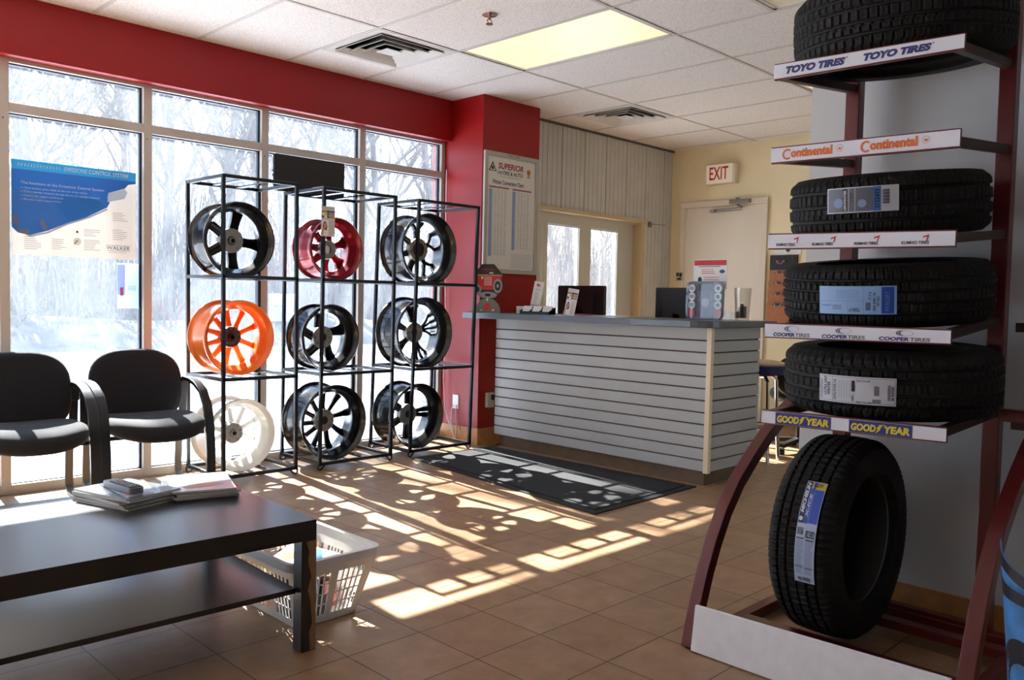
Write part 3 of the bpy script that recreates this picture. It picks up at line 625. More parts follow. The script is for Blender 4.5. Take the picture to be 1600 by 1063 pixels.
# ================================================================== WHEEL RACKS
BW = .021
def rack(lab, x0, x1, lean, ztop=1.815):
    yf, yb = 4.655, 5.125; w_ = x1-x0; dpt = yb-yf
    t = thing('wheel_rack', lab, 'wheel rack', (x0, yf, 0), group=None)
    off = lambda z: lean*z/ztop
    for (x, y) in ((0, 0), (w_, 0), (0, dpt), (w_, dpt)):
        f = MB().bar((x+off(.04), y, .035), (x+off(ztop), y, ztop), BW, BW, (0, 1, 0)); f.build('post', M_black, t, smooth=False, bev=.002)
    for z, nm in ((.045, 'base_frame'), (.625, 'shelf_frame'), (1.232, 'shelf_frame'), (ztop, 'top_frame')):
        o_ = off(z); f = MB()
        for y in (0, dpt): f.bar((o_-BW/2, y, z), (w_+o_+BW/2, y, z), BW, BW)
        for x in (0, w_): f.bar((x+o_, 0, z), (x+o_, dpt, z), BW, BW)
        f.build(nm, M_black, t, smooth=False, bev=.002)
        for q in (1/3, 2/3):
            f = MB().bar((w_*q+o_, 0, z-.002), (w_*q+o_, dpt, z-.002), .042, .008); f.build('support_slat', mat('slat_gloss', (20, 20, 22), .14, .2), t, smooth=False)
    for (x, y) in ((0, 0), (w_, 0), (0, dpt), (w_, dpt)):
        f = MB(); s = 1 if x == 0 else -1
        f.tube([(x-.012*s, y, .04), (x-.012*s+.0*s, y, .012), (x+.004*s, y, .006), (x+.016*s, y, .012), (x+.04*s, y, .04)], .0055, 6); f.build('foot', M_black, t)
    return t
rack('left wheel rack beside the chairs, holding the orange and white wheels', 2.31, 2.79, -.01)
rack('middle wheel rack holding the red wheel on its upper shelf', 2.965, 3.53, .012)
rack('right wheel rack nearest the red column', 3.70, 4.265, .05)
# black sign board on top of middle rack
t = thing('sign_back', 'black blank sign board standing on top of the middle rack against the window', 'sign board', (3.15, 5.105, 1.825))
f = MB(); f.prism(rrect(-.275, .275, 0, .245, .012), -.008, .012, 'y'); f.build('board', mat('board_black', (16, 15, 15), .6), t, bev=.002)
f = MB(); f.tube([(-.28, 0, .1), (-.287, 0, .1)], .005); f.tube([(-.28, 0, .13), (-.287, 0, .13)], .005); f.build('bolt', M_black, t)

# ---- alloy wheels
def wheel(lab, x, z, R_, W_, style, col, hubcol, rough=.25, metal=.3, group='alloy wheels on the racks', y=None, ry=0, y0=4.70):
    m = mat('rim_'+col[0], col[1], rough, metal, spec=.6, coat=.5); hm = mat('hub_'+hubcol[0], hubcol[1], .45, .5); dk = mat('bore_dark', (12, 12, 12), .6)
    t = thing('alloy_wheel', lab, 'wheel', (x, y0, z-R_), group=group)
    c = (0, W_/2, R_)
    a = W_/2
    P = [(R_-.006, -a), (R_, -a+.006), (R_-.001, -a+.014), (R_-.020, -a+.022), (R_-.022, -a+.045), (R_-.047, -a+.07), (R_-.048, -a+.115), (R_-.030, -a+.14), (R_-.026, a-.04), (R_-.018, a-.02), (R_-.001, a-.013), (R_, a-.005), (R_-.006, a),
         (R_-.012, a-.012), (R_-.028, a-.026), (R_-.036, a-.05), (R_-.040, -a+.15), (R_-.056, -a+.115), (R_-.055, -a+.07), (R_-.032, -a+.042), (R_-.029, -a+.022), (R_-.010, -a+.010)]
    f = MB().lathe(P, c, 72, 'y', True); f.build('barrel', m, t, ang=50)
    # local polar frame: angle 0 up, looking along +Y from the back
    def P3(rr, ang, yy): return Vector((rr*math.sin(ang), a+yy, R_+rr*math.cos(ang)))
    yh = .01; yo = a-.045                      # hub plane, outer end plane of the spokes
    ri = .065; ro = R_-.034
    def yprof(rr): q = (rr-ri)/(ro-ri); return yh+.02+(yo-yh-.02)*(q**.8)
    def spoke(a0, a1, w0, w1, th0=.03, th1=.022, r0=ri, r1=ro, wm=None, curve=0, nm='spoke', fillet=True):
        f = MB(); n = 7; vs = []
        for i in range(n+1):
            q = i/n; rr = r0+(r1-r0)*q; an = a0+(a1-a0)*q+curve*math.sin(pi*q)
            w_ = w0+(w1-w0)*q if wm is None else (w0*(1-q)**2+2*wm*q*(1-q)+w1*q*q)
            th = th0+(th1-th0)*q; yy = yprof(rr)
            ctr = P3(rr, an, yy); tang = Vector((math.cos(an), 0, -math.sin(an)))
            for (sx, sy) in ((-.5, -.25), (-.32, -.5), (.32, -.5), (.5, -.25), (.5, .5), (-.5, .5)):
                vs.append(ctr+tang*w_*sx+Vector((0, th*sy, 0)))
        fs = [(i*6+j, i*6+(j+1) % 6, (i+1)*6+(j+1) % 6, (i+1)*6+j) for i in range(n) for j in range(6)]+[tuple(range(6)), tuple(n*6+j for j in range(6))]
        f.add(vs, fs); f.build(nm, m, t, ang=50)
    if style == 'five':
        for k in range(5): spoke(.38+2*pi*k/5, .38+2*pi*k/5, .062, .075, wm=.045, th0=.035)
    elif style == 'ten':
        for k in range(10): spoke(.0+2*pi*k/10, 2*pi*k/10, .038, .040, wm=.022, th0=.03)
    elif style == 'seven':
        for k in range(7): spoke(.35+2*pi*k/7, .35+2*pi*k/7, .05, .088, wm=.022, th0=.032)
    elif style == 'curved':
        for k in range(5): spoke(-.18+2*pi*k/5, .05+2*pi*k/5, .06, .085, wm=.045, th0=.035, curve=.08)
    elif style == 'tenfat':
        for k in range(10): spoke(.12+2*pi*k/10, .2+2*pi*k/10, .03, .045, wm=.024, th0=.03, curve=.03)
    elif style == 'mesh':
        for k in range(6):
            A_ = .2+2*pi*k/6
            spoke(A_, A_, .05, .04, r1=ri+.45*(ro-ri), wm=.04)
            spoke(A_, A_-.27, .026, .03, r0=ri+.4*(ro-ri)); spoke(A_, A_+.27, .026, .03, r0=ri+.4*(ro-ri))
    elif style == 'vsplit':
        for k in range(5):
            A_ = .1+2*pi*k/5
            for s in (-1, 1):
                spoke(A_+.05*s, A_+.33*s, .03, .022, wm=.018); spoke(A_+.05*s, A_+.10*s, .024, .018, wm=.014)
    elif style == 'twin':
        for k in range(5):
            A_ = .35+2*pi*k/5
            for s in (-1, 1): spoke(A_+.14*s, A_+.10*s, .036, .034, wm=.026)
    # hub pad with bolt holes
    hr = {'mesh': .082, 'ten': .062, 'seven': .062}.get(style, .074); br_ = {'mesh': .055, 'ten': .024}.get(style, .028)
    pcd = (hr+br_)/2+(.004 if style != 'mesh' else .0); nb = {'mesh': 14, 'ten': 10, 'five': 5, 'seven': 5}.get(style, 8)
    cir = lambda rr, cx, cz, n: [(cx+rr*math.cos(2*pi*i/n), cz+rr*math.sin(2*pi*i/n)) for i in range(n)]
    hs = [cir(br_, 0, R_, 24)]+[cir(.0062, pcd*math.sin(2*pi*k/nb), R_+pcd*math.cos(2*pi*k/nb), 8) for k in range(nb)]
    f = MB().prism(cir(hr, 0, R_, 36), a+yh-.012, a+yh+.035, 'y', holes=hs); f.build('hub_pad', hm, t, smooth=False)
    f = MB().cyl((0, a+yh+.0, R_), br_*.99, .034, 24, 'y'); f.build('centre_cap', dk if style != 'seven' else mat('cap_bright', (205, 195, 195), .3, .6), t)
    if style in ('ten', 'five'):
        f = MB().lathe([(br_*.55, -.03), (br_*.75, -.03), (br_*.9, .0), (br_*.55, .0)], (0, a+yh, R_), 24, 'y', True); f.build('hub_ring', hm, t)
    return t
BLK = ('black', (18, 18, 19)); SILV = ('gunmetal', (132, 128, 120))
wheel('glossy black wheel with five wide spokes on the top left shelf', 2.433, 1.452, .228, .225, 'five', BLK, SILV)
wheel('bright orange ten-spoke wheel on the middle shelf of the left rack', 2.421+.015, .868, .226, .235, 'ten', ('orange', (238, 122, 40)), ('brown', (92, 56, 48)), .3, .1)
wheel('white wheel on the lowest shelf of the left rack', 2.453, .278, .222, .235, 'ten', ('white', (236, 234, 228)), ('silver', (170, 168, 164)), .35, 0)
wheel('dark red wheel with oval openings on the top shelf of the middle rack', 3.11, 1.438, .204, .225, 'seven', ('red', (140, 18, 34)), SILV, .25, .4)
wheel('black wheel with five curved spokes on the middle shelf of the middle rack', 3.075, .857, .219, .21, 'curved', BLK, SILV)
wheel('large black ten-spoke wheel at the bottom of the middle rack', 3.11, .297, .250, .26, 'tenfat', BLK, SILV)
wheel('large black wheel with a wide ringed hub on the top right shelf', 3.895, 1.482, .256, .27, 'mesh', BLK, ('bronze', (138, 126, 106)))
wheel('black wheel with thin split spokes on the middle shelf of the right rack', 3.865, .878, .258, .26, 'vsplit', BLK, SILV)
wheel('black wheel with twin spokes at the bottom of the right rack', 3.815, .282, .236, .25, 'twin', BLK, SILV)
b = brochure('brochure', 'leaflet with coloured squares clipped to the middle rack above the red wheel', (2.985, 4.64, 1.50), (0, 0, -pi/2), 0); b.rotation_euler = (0, 0, pi/2); b.location = (3.0, 4.643, 1.51)

# ================================================================== CHAIRS
M_fab = mat('navy_fabric', (13, 15, 23), .9, var=.15, scale=300, sheen=.08); M_frame = mat('chair_frame', (26, 26, 27), .35, .2); M_leg = mat('chair_leg', (112, 108, 98), .4, .3)
def superell(u_, n): c_, s_ = math.cos(u_), math.sin(u_); return (abs(c_)**(2/n)*(1 if c_ >= 0 else -1), abs(s_)**(2/n)*(1 if s_ >= 0 else -1))
def cushion(f, fn, a, b, th, n=3.2, m_=10):
    # pillow shape: superellipse outline a x b, thickness th, fn maps (x,y,z)
    N = 40; rings = [(-1, .0), (-1, .6), (-.93, .86), (-.6, .96), (0, 1), (.6, .96), (.93, .86), (1, .6), (1, .0)]
    vs = []
    for zz, s in rings:
        for i in range(N):
            x, y = superell(2*pi*i/N, n); vs.append(fn(x*a*s, y*b*s, zz*th/2))
    fs = [(k*N+i, k*N+(i+1) % N, (k+1)*N+(i+1) % N, (k+1)*N+i) for k in range(len(rings)-1) for i in range(N)]
    f.add(vs, fs)
def chair(lab, x, y, rz):
    t = thing('waiting_chair', lab, 'chair', (x, y, 0), rz)
    # front towards -Y
    f = MB(); cushion(f, lambda a, b, c_: (a, b-.085, .385+c_+(.02*(abs(a)/.25)**2)-(.02*max(0, -b/.26)**3)), .262, .275, .10, 2.9); f.build('seat', M_fab, t, ang=80)
    f = MB(); cushion(f, lambda a, b, c_: (a, .25+c_+.14*(b/.22)*.2+.02*(a/.25)**2*-1.5,  .572+b), .262, .222, .06, 2.9); f.build('backrest', M_fab, t, ang=80)
    for s in (-1, 1):
        X_ = s*.278; f = MB()
        pts = [(.235, .52), (.225, .60), (.19, .618), (.08, .615), (0, .60), (-.09, .565), (-.16, .49), (-.2, .38), (-.215, .25), (-.225, .05), (-.225, .02)]
        vs = []
        n = len(pts)
        for i, (yy, zz) in enumerate(pts):
            t0 = Vector((pts[min(i+1, n-1)][0]-pts[max(i-1, 0)][0], pts[min(i+1, n-1)][1]-pts[max(i-1, 0)][1])).normalized(); nn = Vector((-t0.y, t0.x))
            hw = .025; th = .012
            for sx, sn in ((-1, -1), (1, -1), (1, 1), (-1, 1)): vs.append((X_+sx*hw+.0*s, yy+nn.x*th*sn, zz+nn.y*th*sn))
        f.add(vs, [(i*4+j, i*4+(j+1) % 4, (i+1)*4+(j+1) % 4, (i+1)*4+j) for i in range(n-1) for j in range(4)]+[(0, 1, 2, 3), tuple((n-1)*4+j for j in range(4))]); f.build('armrest', M_frame, t, bev=.004)
        f = MB(); f.bar((X_, .235, .60), (X_-s*.004, .245, .36), .045, .014, (0, 1, 0)); f.build('back_upright', M_frame, t, smooth=False, bev=.003)
        f = MB(); pts = [(.235, .37), (.262, .2), (.27, .09), (.262, .035), (.225, .012), (.05, .010), (-.225, .010)]
        vs = []
        n = len(pts)
        for i, (yy, zz) in enumerate(pts):
            t0 = Vector((pts[min(i+1, n-1)][0]-pts[max(i-1, 0)][0], pts[min(i+1, n-1)][1]-pts[max(i-1, 0)][1])).normalized(); nn = Vector((-t0.y, t0.x))
            for sx, sn in ((-1, -1), (1, -1), (1, 1), (-1, 1)): vs.append((X_-s*.02+sx*.021, yy+nn.x*.008*sn, zz+nn.y*.008*sn))
        f.add(vs, [(i*4+j, i*4+(j+1) % 4, (i+1)*4+(j+1) % 4, (i+1)*4+j) for i in range(n-1) for j in range(4)]+[(0, 1, 2, 3), tuple((n-1)*4+j for j in range(4))]); f.build('leg', M_leg, t, bev=.003)
    f = MB(); f.bar((-.27, .1, .335), (.27, .1, .335), .03, .02); f.bar((-.27, -.12, .335), (.27, -.12, .335), .03, .02); f.build('seat_rail', M_frame, t, smooth=False)
    return t
chair('dark fabric armchair next to the wheel racks', 1.928, 4.80, -.09)
chair('dark fabric armchair at the left edge of the picture', 1.306, 4.797, -.09)

# ================================================================== COFFEE TABLE
t = thing('coffee_table', 'low black-brown coffee table with a lower shelf', 'table', (1.452, 2.292, 0), math.radians(-2.4))
def table_mat():
    m = bpy.data.materials.new('table_veneer'); m.use_nodes = True; tt = m.node_tree; b = tt.nodes['Principled BSDF']
    tc = tt.nodes.new('ShaderNodeTexCoord'); mp = tt.nodes.new('ShaderNodeMapping'); mp.inputs['Scale'].default_value = (2, 26, 26)
    n = tt.nodes.new('ShaderNodeTexNoise'); n.inputs['Scale'].default_value = 2; n.inputs['Detail'].default_value = 8; n.inputs['Distortion'].default_value = 1.2
    cr = tt.nodes.new('ShaderNodeValToRGB'); cr.color_ramp.elements[0].color = lin((9, 8, 8))+(1,); cr.color_ramp.elements[1].color = lin((26, 22, 21))+(1,)
    tt.links.new(tc.outputs['Object'], mp.inputs[0]); tt.links.new(mp.outputs[0], n.inputs['Vector']); tt.links.new(n.outputs['Fac'], cr.inputs[0]); tt.links.new(cr.outputs[0], b.inputs['Base Color'])
    b.inputs['Roughness'].default_value = .3; b.inputs['Specular IOR Level'].default_value = .5; b.inputs['Coat Weight'].default_value = .45; b.inputs['Coat Roughness'].default_value = .18
    MC['table'] = m; return m
M_tab = table_mat(); TL, TD = 1.12, .785
MB().box(-TL, 0, 0, TD, .357, .421).build('table_top', M_tab, t, smooth=False, bev=.0015)
for a, b_ in ((-.052, 0), (-TL, -TL+.052)):
    for c_, e_ in ((0, .052), (TD-.052, TD)): MB().box(a, b_, c_, e_, 0, .357).build('leg', M_tab, t, smooth=False, bev=.001)
MB().box(-TL+.03, -.055, .03, TD-.03, .185, .202).build('shelf', M_tab, t, smooth=False, bev=.001)
f = MB(); poly(f, [(-.036, .355), (-.001, .355), (-.001, .004), (-.02, .002), (-.024, .06), (-.014, .09), (-.02, .16), (-.03, .2), (-.018, .24), (-.03, .29), (-.026, .32)]); sheet_map(f, (0, 0, 0), (1, 0, 0), (0, 0, 1)); f.build('bare_chipboard', mat('chipboard', (150, 112, 78), .8, var=.2, scale=60), t, smooth=False, label='bare brown chipboard where the veneer broke off')
# magazines
RZ = math.radians(-2.4)
def mags(x, y, rz, n, w_, h_, z0, lab, cols, seed):
    R_ = random.Random(seed); z = z0
    for k in range(n):
        th = R_.uniform(.005, .009); a = rz+R_.uniform(-.06, .06)
        f = MB(); f.prism(rrect(-w_/2, w_/2, -h_/2, h_/2, .002, 1), 0, th-.0006, mi=1); f.prism(rrect(-w_/2, w_/2, -h_/2, h_/2, .002, 1), th-.0006, th, mi=0)
        t = thing('magazine', lab(k), 'magazine', (x+R_.uniform(-.008, .008), y+R_.uniform(-.008, .008), z+.0002), a, group=lab(-1))
        f.build('pages', [cols[k % len(cols)], mat('page_edge', (200, 198, 192), .7)], t, smooth=False)
        if k == n-1: top = (t, th)
        z += th+.0002
    return z, top
cl_ = [mat('cover_navy', (44, 52, 70), .25, coat=.4), mat('cover_slate', (110, 122, 140), .25, coat=.4), mat('cover_dark', (40, 30, 34), .3, coat=.4)]
z1, (tm, th) = mags(1.10, 2.93, .26, 6, .21, .28, .4215, lambda k: 'magazines in the left stack on the table' if k < 0 else ['bottom', 'second lowest', 'third lowest', 'third highest', 'second highest', 'topmost'][k]+' magazine of the left stack under the remote', cl_, 1)
f = MB(); poly(f, [(-.09, -.12), (.02, -.12), (.09, .02), (.09, .12), (-.02, .12)], 0); k0 = len(f.v); ell(f, -.05, -.085, .03, .012, 1); ell(f, .03, .04, .03, .05, 2); f.v[k0:] = [(p[0], p[1], .0003) for p in f.v[k0:]]; sheet_map(f, (0, 0, th), (1, 0, 0), (0, 1, 0)); f.build('cover_print', [mat('cv1', (150, 165, 190), .25, coat=.4), mat('cv2', (190, 110, 80), .3), mat('cv3', (60, 90, 130), .3)], tm, smooth=False)
z2, (tm, th) = mags(1.352, 2.90, -.3, 4, .21, .29, .4215, lambda k: 'magazines in the right pile on the table' if k < 0 else ['bottom', 'lower', 'upper', 'topmost pinkish'][k]+' magazine of the pile at the table end', [mat('cover_pale', (196, 186, 190), .3, coat=.3), mat('cover_black', (24, 24, 26), .3, coat=.4), mat('cover_black', (24, 24, 26), .3)], 5)
f = MB(); ell(f, .02, 0, .06, .09, 0); k0 = len(f.v); ell(f, .0, -.06, .07, .03, 1, rot=.3); ell(f, .05, .05, .03, .05, 2); f.v[k0:] = [(p[0], p[1], .0003) for p in f.v[k0:]]; sheet_map(f, (0, 0, th), (1, 0, 0), (0, 1, 0)); f.build('cover_print', [mat('cv4', (170, 165, 185), .3), mat('cv5', (190, 130, 110), .3), mat('cv6', (210, 200, 205), .3)], tm, smooth=False)
# remote
t = thing('remote_control', 'grey and black remote control lying on the magazines', 'remote control', (1.09, 2.92, z1+.001), .12)
f = MB(); f.prism(rrect(-.025, .025, -.095, .095, .012), 0, .02); f.build('body', mat('remote_grey', (120, 122, 128), .35), t, bev=.004)
MB().prism(rrect(-.021, .021, -.088, .06, .01), .02, .0225).build('face', M_blackp, t, smooth=False)
f = MB()
for i in range(8):
    for j in range(3): f.cyl((-.013+.013*j, -.075+.016*i, .0225), .0042, .003, 8)
f.build('button', mat('remote_btn', (180, 180, 184), .5), t).__setitem__('kind', 'stuff')

# ================================================================== LAUNDRY BASKET
t = thing('laundry_basket', 'white slotted plastic basket of toys beside the table leg', 'basket', (1.61, 2.66, 0), 0)
M_bask = mat('basket_plastic', (232, 232, 230), .45)
bx, by, tx_, ty = .118, .185, .172, .25; HB = .235
def bp(side, u_, z):   # point on a side wall
    q = z/HB; hx = bx+(tx_-bx)*q; hy = by+(ty-by)*q; r_ = .0
    return {0: (u_*hx, -hy, z), 1: (hx, u_*hy, z), 2: (-u_*hx, hy, z), 3: (-hx, -u_*hy, z)}[side]
f = MB()
def quadp(side, u0, u1, z0, z1):
    P = [bp(side, u0, z0), bp(side, u1, z0), bp(side, u1, z1), bp(side, u0, z1)]
    nrm = {0: (0, -1, 0), 1: (1, 0, 0), 2: (0, 1, 0), 3: (-1, 0, 0)}[side]; o_ = Vector(nrm)*.003
    Q = [tuple(Vector(p)-o_) for p in P]; f.add(P+Q, [(0, 1, 2, 3), (4, 7, 6, 5), (0, 4, 5, 1), (1, 5, 6, 2), (2, 6, 7, 3), (3, 7, 4, 0)])
for sd in range(4):
    quadp(sd, -1, 1, 0, .028); quadp(sd, -1, 1, .185, HB)
    groups = [(-.78, -.1), (.1, .78)] if sd in (0, 2) else [(-.86, -.34), (-.22, .22), (.34, .86)]
    u_ = -1
    for a, b_ in groups: quadp(sd, u_, a, .028, .185); u_ = b_
    quadp(sd, u_, 1, .028, .185)
    for a, b_ in groups:
        n = 5
        for i in range(1, n):
            uu = a+(b_-a)*i/n; quadp(sd, uu-.018, uu+.018, .028, .185)
        for z in (.067, .107, .146): quadp(sd, a, b_, z-.0025, z+.0025)
f.box(-bx, bx, -by, by, 0, .004)
f.build('body', M_bask, t, smooth=False)
f = MB(); out = rrect(-tx_-.014, tx_+.014, -ty-.014, ty+.014, .05, 6); inn = rrect(-tx_+.004, tx_-.004, -ty+.004, ty-.004, .04, 6)
f.prism(out, HB-.002, HB+.012, holes=[inn]); out2 = rrect(-tx_-.014, tx_+.014, -ty-.014, ty+.014, .05, 6); in2 = rrect(-tx_-.01, tx_+.01, -ty-.01, ty+.01, .046, 6); f.prism(out2, HB-.016, HB, holes=[in2]); f.build('rim', M_bask, t, smooth=False, bev=.002)
# contents
def put(name, lab, cat, col, x, y, z, sx, sy, sz, rz=0, rx=0, kind='box'):
    f = MB()
    if kind == 'box': f.box(-sx/2, sx/2, -sy/2, sy/2, 0, sz)
    elif kind == 'cyl': f.cyl((0, 0, 0), sx/2, sz, 20)
    elif kind == 'cup': f.lathe([(0, 0), (sx*.36, 0), (sx/2, sz), (sx/2-.004, sz), (sx*.34, .004), (0, .004)], n=24)
    elif kind == 'ball': f.lathe([(sx/2*math.sin(pi*i/12), sz/2-sz/2*math.cos(pi*i/12)) for i in range(13)], n=20)
    elif kind == 'truck':
        f.box(-sx/2, sx/2, -sy/2, sy/2, .015, sz*.5); f.box(-sx/2, 0, -sy/2, sy/2, sz*.5, sz)
        for a in (-.3, .3): f.cyl((sx*a, -sy/2-.002, .015), .015, sy+.004, 12, 'y')
    o = f.build(name, mat(name+'_'+'_'.join(map(str, col)), col, .45), bev=.003 if kind in('box', 'truck') else 0)
    o.location = (x, y, z); o.rotation_euler = (rx, 0, rz); tag(o, lab, cat)
put('toy_box', 'dark toy box low in the basket behind the slots', 'toy', (34, 30, 44), 1.575, 2.575, .006, .12, .13, .07, .02)
put('picture_book', 'orange picture book at the table side of the basket', 'book', (214, 130, 50), 1.555, 2.72, .006, .09, .14, .06, .1)
put('toy_truck', 'brown and red toy truck by the right slots of the basket', 'toy', (150, 60, 40), 1.675, 2.60, .006, .1, .055, .105, pi/2, kind='truck')
put('toy_tin', 'dark brown toy tin filling the back right of the basket', 'toy', (60, 34, 30), 1.665, 2.775, .006, .1, .07, .17)
put('toy_bag', 'black toy bag in the middle of the basket', 'toy', (26, 24, 28), 1.60, 2.665, .08, .1, .045, .075, .1)
put('toy_cup', 'red plastic cup near the right corner of the basket', 'toy', (200, 26, 30), 1.70, 2.70, .006, .07, .07, .13, kind='cup')
put('toy_ball', 'green toy ball high in the basket near the right slots', 'toy', (20, 130, 70), 1.675, 2.595, .115, .062, .062, .062, kind='ball')
put('toy_block', 'blue toy block beneath the book in the basket', 'toy', (60, 120, 190), 1.57, 2.56, .078, .07, .07, .06, .3)
put('toy_block', 'purple toy block at the back of the basket', 'toy', (80, 60, 110), 1.575, 2.81, .006, .06, .05, .09, .2)
put('picture_book', 'tan picture book lying under the blue and white book', 'book', (176, 140, 96), 1.585, 2.60, .145, .13, .17, .018, .3, .05)
t = thing('picture_book', 'blue and white picture book on top in the basket', 'book', (1.605, 2.595, .186), .45, rot=(.12, -.12, .5))
MB().box(-.075, .075, -.1, .1, 0, .014).build('pages', mat('book_cream', (226, 216, 190), .6), t, smooth=False)
f = MB(); f.box(-.077, .077, -.102, .102, .014, .0155); f.build('cover', M_white, t, smooth=False)
f = MB(); poly(f, [(-.05, -.09), (.07, -.02), (.07, .06), (-.04, .02)], 0); ell(f, -.03, .06, .03, .025, 1); sheet_map(f, (0, 0, .0157), (1, 0, 0), (0, 1, 0)); f.build('print', [mat('cov_blue', (110, 160, 215), .3), mat('cov_peach', (225, 170, 110), .3)], t, smooth=False)
t = thing('picture_book', 'yellow and purple picture book leaning at the table side', 'book', (1.525, 2.765, .15), rot=(.25, .1, .2))
MB().box(-.05, .05, -.08, .08, 0, .01).build('pages', mat('book_yel', (226, 180, 90), .5), t, smooth=False)

# ================================================================== TIRE RACK
M_maroon = mat('maroon_steel', (92, 14, 16), .38, .1, coat=.3)
M_rackdark = mat('rack_steel', (58, 32, 28), .45, .2)
M_shelf = mat('sign_white', (226, 226, 236), .45)
XP, YL, YR = 3.085, 1.315, .812      # posts
XS = 2.5                              # sign plane
rk = thing('tire_display_rack', 'tall maroon steel tire rack with brand strips on its shelves', 'tire rack', (2.344, 1.06, 0))
O3 = Vector((2.344, 1.06, 0))
def L(p): return Vector(p)-O3
for y, tx_ in ((YL, 1), (YR, -1)):
    MB().bar(L((XP, y, .02)), L((XP, y, 2.62)), .05, .05, (0, 1, 0)).build('post', M_maroon, rk, smooth=False, bev=.003)
for z, a, b_ in ((.79, 1.5, .62), (.06, YL, YR), (2.45, YL, YR)): MB().bar(L((XP, a, z)), L((XP, b_, z)), .04, .04).build('crossbar', M_maroon, rk, smooth=False, bev=.003)
# curved front legs
for nm, y in (('leg', 1.485), ('leg', .665)):
    pts = [(2.345, 0), (2.362, .06), (2.388, .14), (2.425, .235), (2.47, .325), (2.53, .42), (2.61, .51), (2.70, .58), (2.80, .65), (2.91, .715), (3.08, .79)]
    f = MB(); vs = []; n = len(pts)
    for i, (x, z) in enumerate(pts):
        t0 = Vector((pts[min(i+1, n-1)][0]-pts[max(i-1, 0)][0], pts[min(i+1, n-1)][1]-pts[max(i-1, 0)][1])).normalized(); nn = Vector((-t0.y, t0.x))
        for sn, sy in ((-1, -1), (-1, 1), (1, 1), (1, -1)):
            vs.append(L((x+nn.x*.022*sn+.02, y+sy*.0215, max(0, z+nn.y*.022*sn))))
    f.add(vs, [(i*4+j, i*4+(j+1) % 4, (i+1)*4+(j+1) % 4, (i+1)*4+j) for i in range(n-1) for j in range(4)]+[(0, 1, 2, 3), tuple((n-1)*4+j for j in range(4))]); f.build('leg', M_maroon, rk, bev=.002)
# base frame
for y in (1.455, .70): MB().bar(L((2.37, y, .03)), L((3.1, y, .03)), .04, .04).build('base_rail', M_maroon, rk, smooth=False, bev=.002)
for x in (2.6, 2.96): MB().bar(L((x, 1.455, .05)), L((x, .70, .05)), .05, .03).build('tire_rail', M_maroon, rk, smooth=False, bev=.002)
MB().bar(L((3.08, 1.455, .05)), L((3.08, .70, .05)), .05, .03).build('rear_rail', M_maroon, rk, smooth=False, bev=.002)
f = MB(); a, b_, c_ = 1.462, .688, .0
f.hexa([L(p) for p in ((2.332, b_, .004), (2.344, b_, .004), (2.332, a, .004), (2.344, a, .004), (2.352, b_, .165), (2.364, b_, .165), (2.352, a, .150), (2.364, a, .150))]); f.build('front_board', mat('board_white', (244, 246, 253), .5, var=.04, scale=25), rk, smooth=False, bev=.002)
# shelves: z of sign bottom/top at left and right, post end z
SH = [('toyo', (1.849, 1.892), (1.841, 1.878), 1.93), ('cont', (1.586, 1.63), (1.577, 1.622), 1.66), ('kumho', (1.314, 1.357), (1.306, 1.346), 1.385), ('cooper', (1.031, 1.072), (1.037, 1.072), 1.105), ('goodyear', (.753, .791), (.764, .80), .80)]
SY0, SY1 = 1.328, .772; SW = SY0-SY1
lab_ = {'toyo': 'white strip lettered TOYO TIRES twice', 'cont': 'white strip with orange Continental lettering', 'kumho': 'white strip with four small KUMHO TIRES marks', 'cooper': 'white strip lettered COOPERTIRES three times', 'goodyear': 'blue and white strip with yellow GOODYEAR lettering'}
NAVY = mat('navy_ink', (44, 52, 110), .5); ORG = mat('orange_ink', (216, 110, 50), .5); GYB = mat('gy_blue', (34, 44, 128), .5); GYY = mat('gy_yellow', (228, 204, 40), .5); KR = mat('kumho_red', (190, 30, 50), .5); CGR = mat('cooper_grey', (96, 104, 112), .5); CBL = mat('cooper_blue', (40, 50, 120), .5)
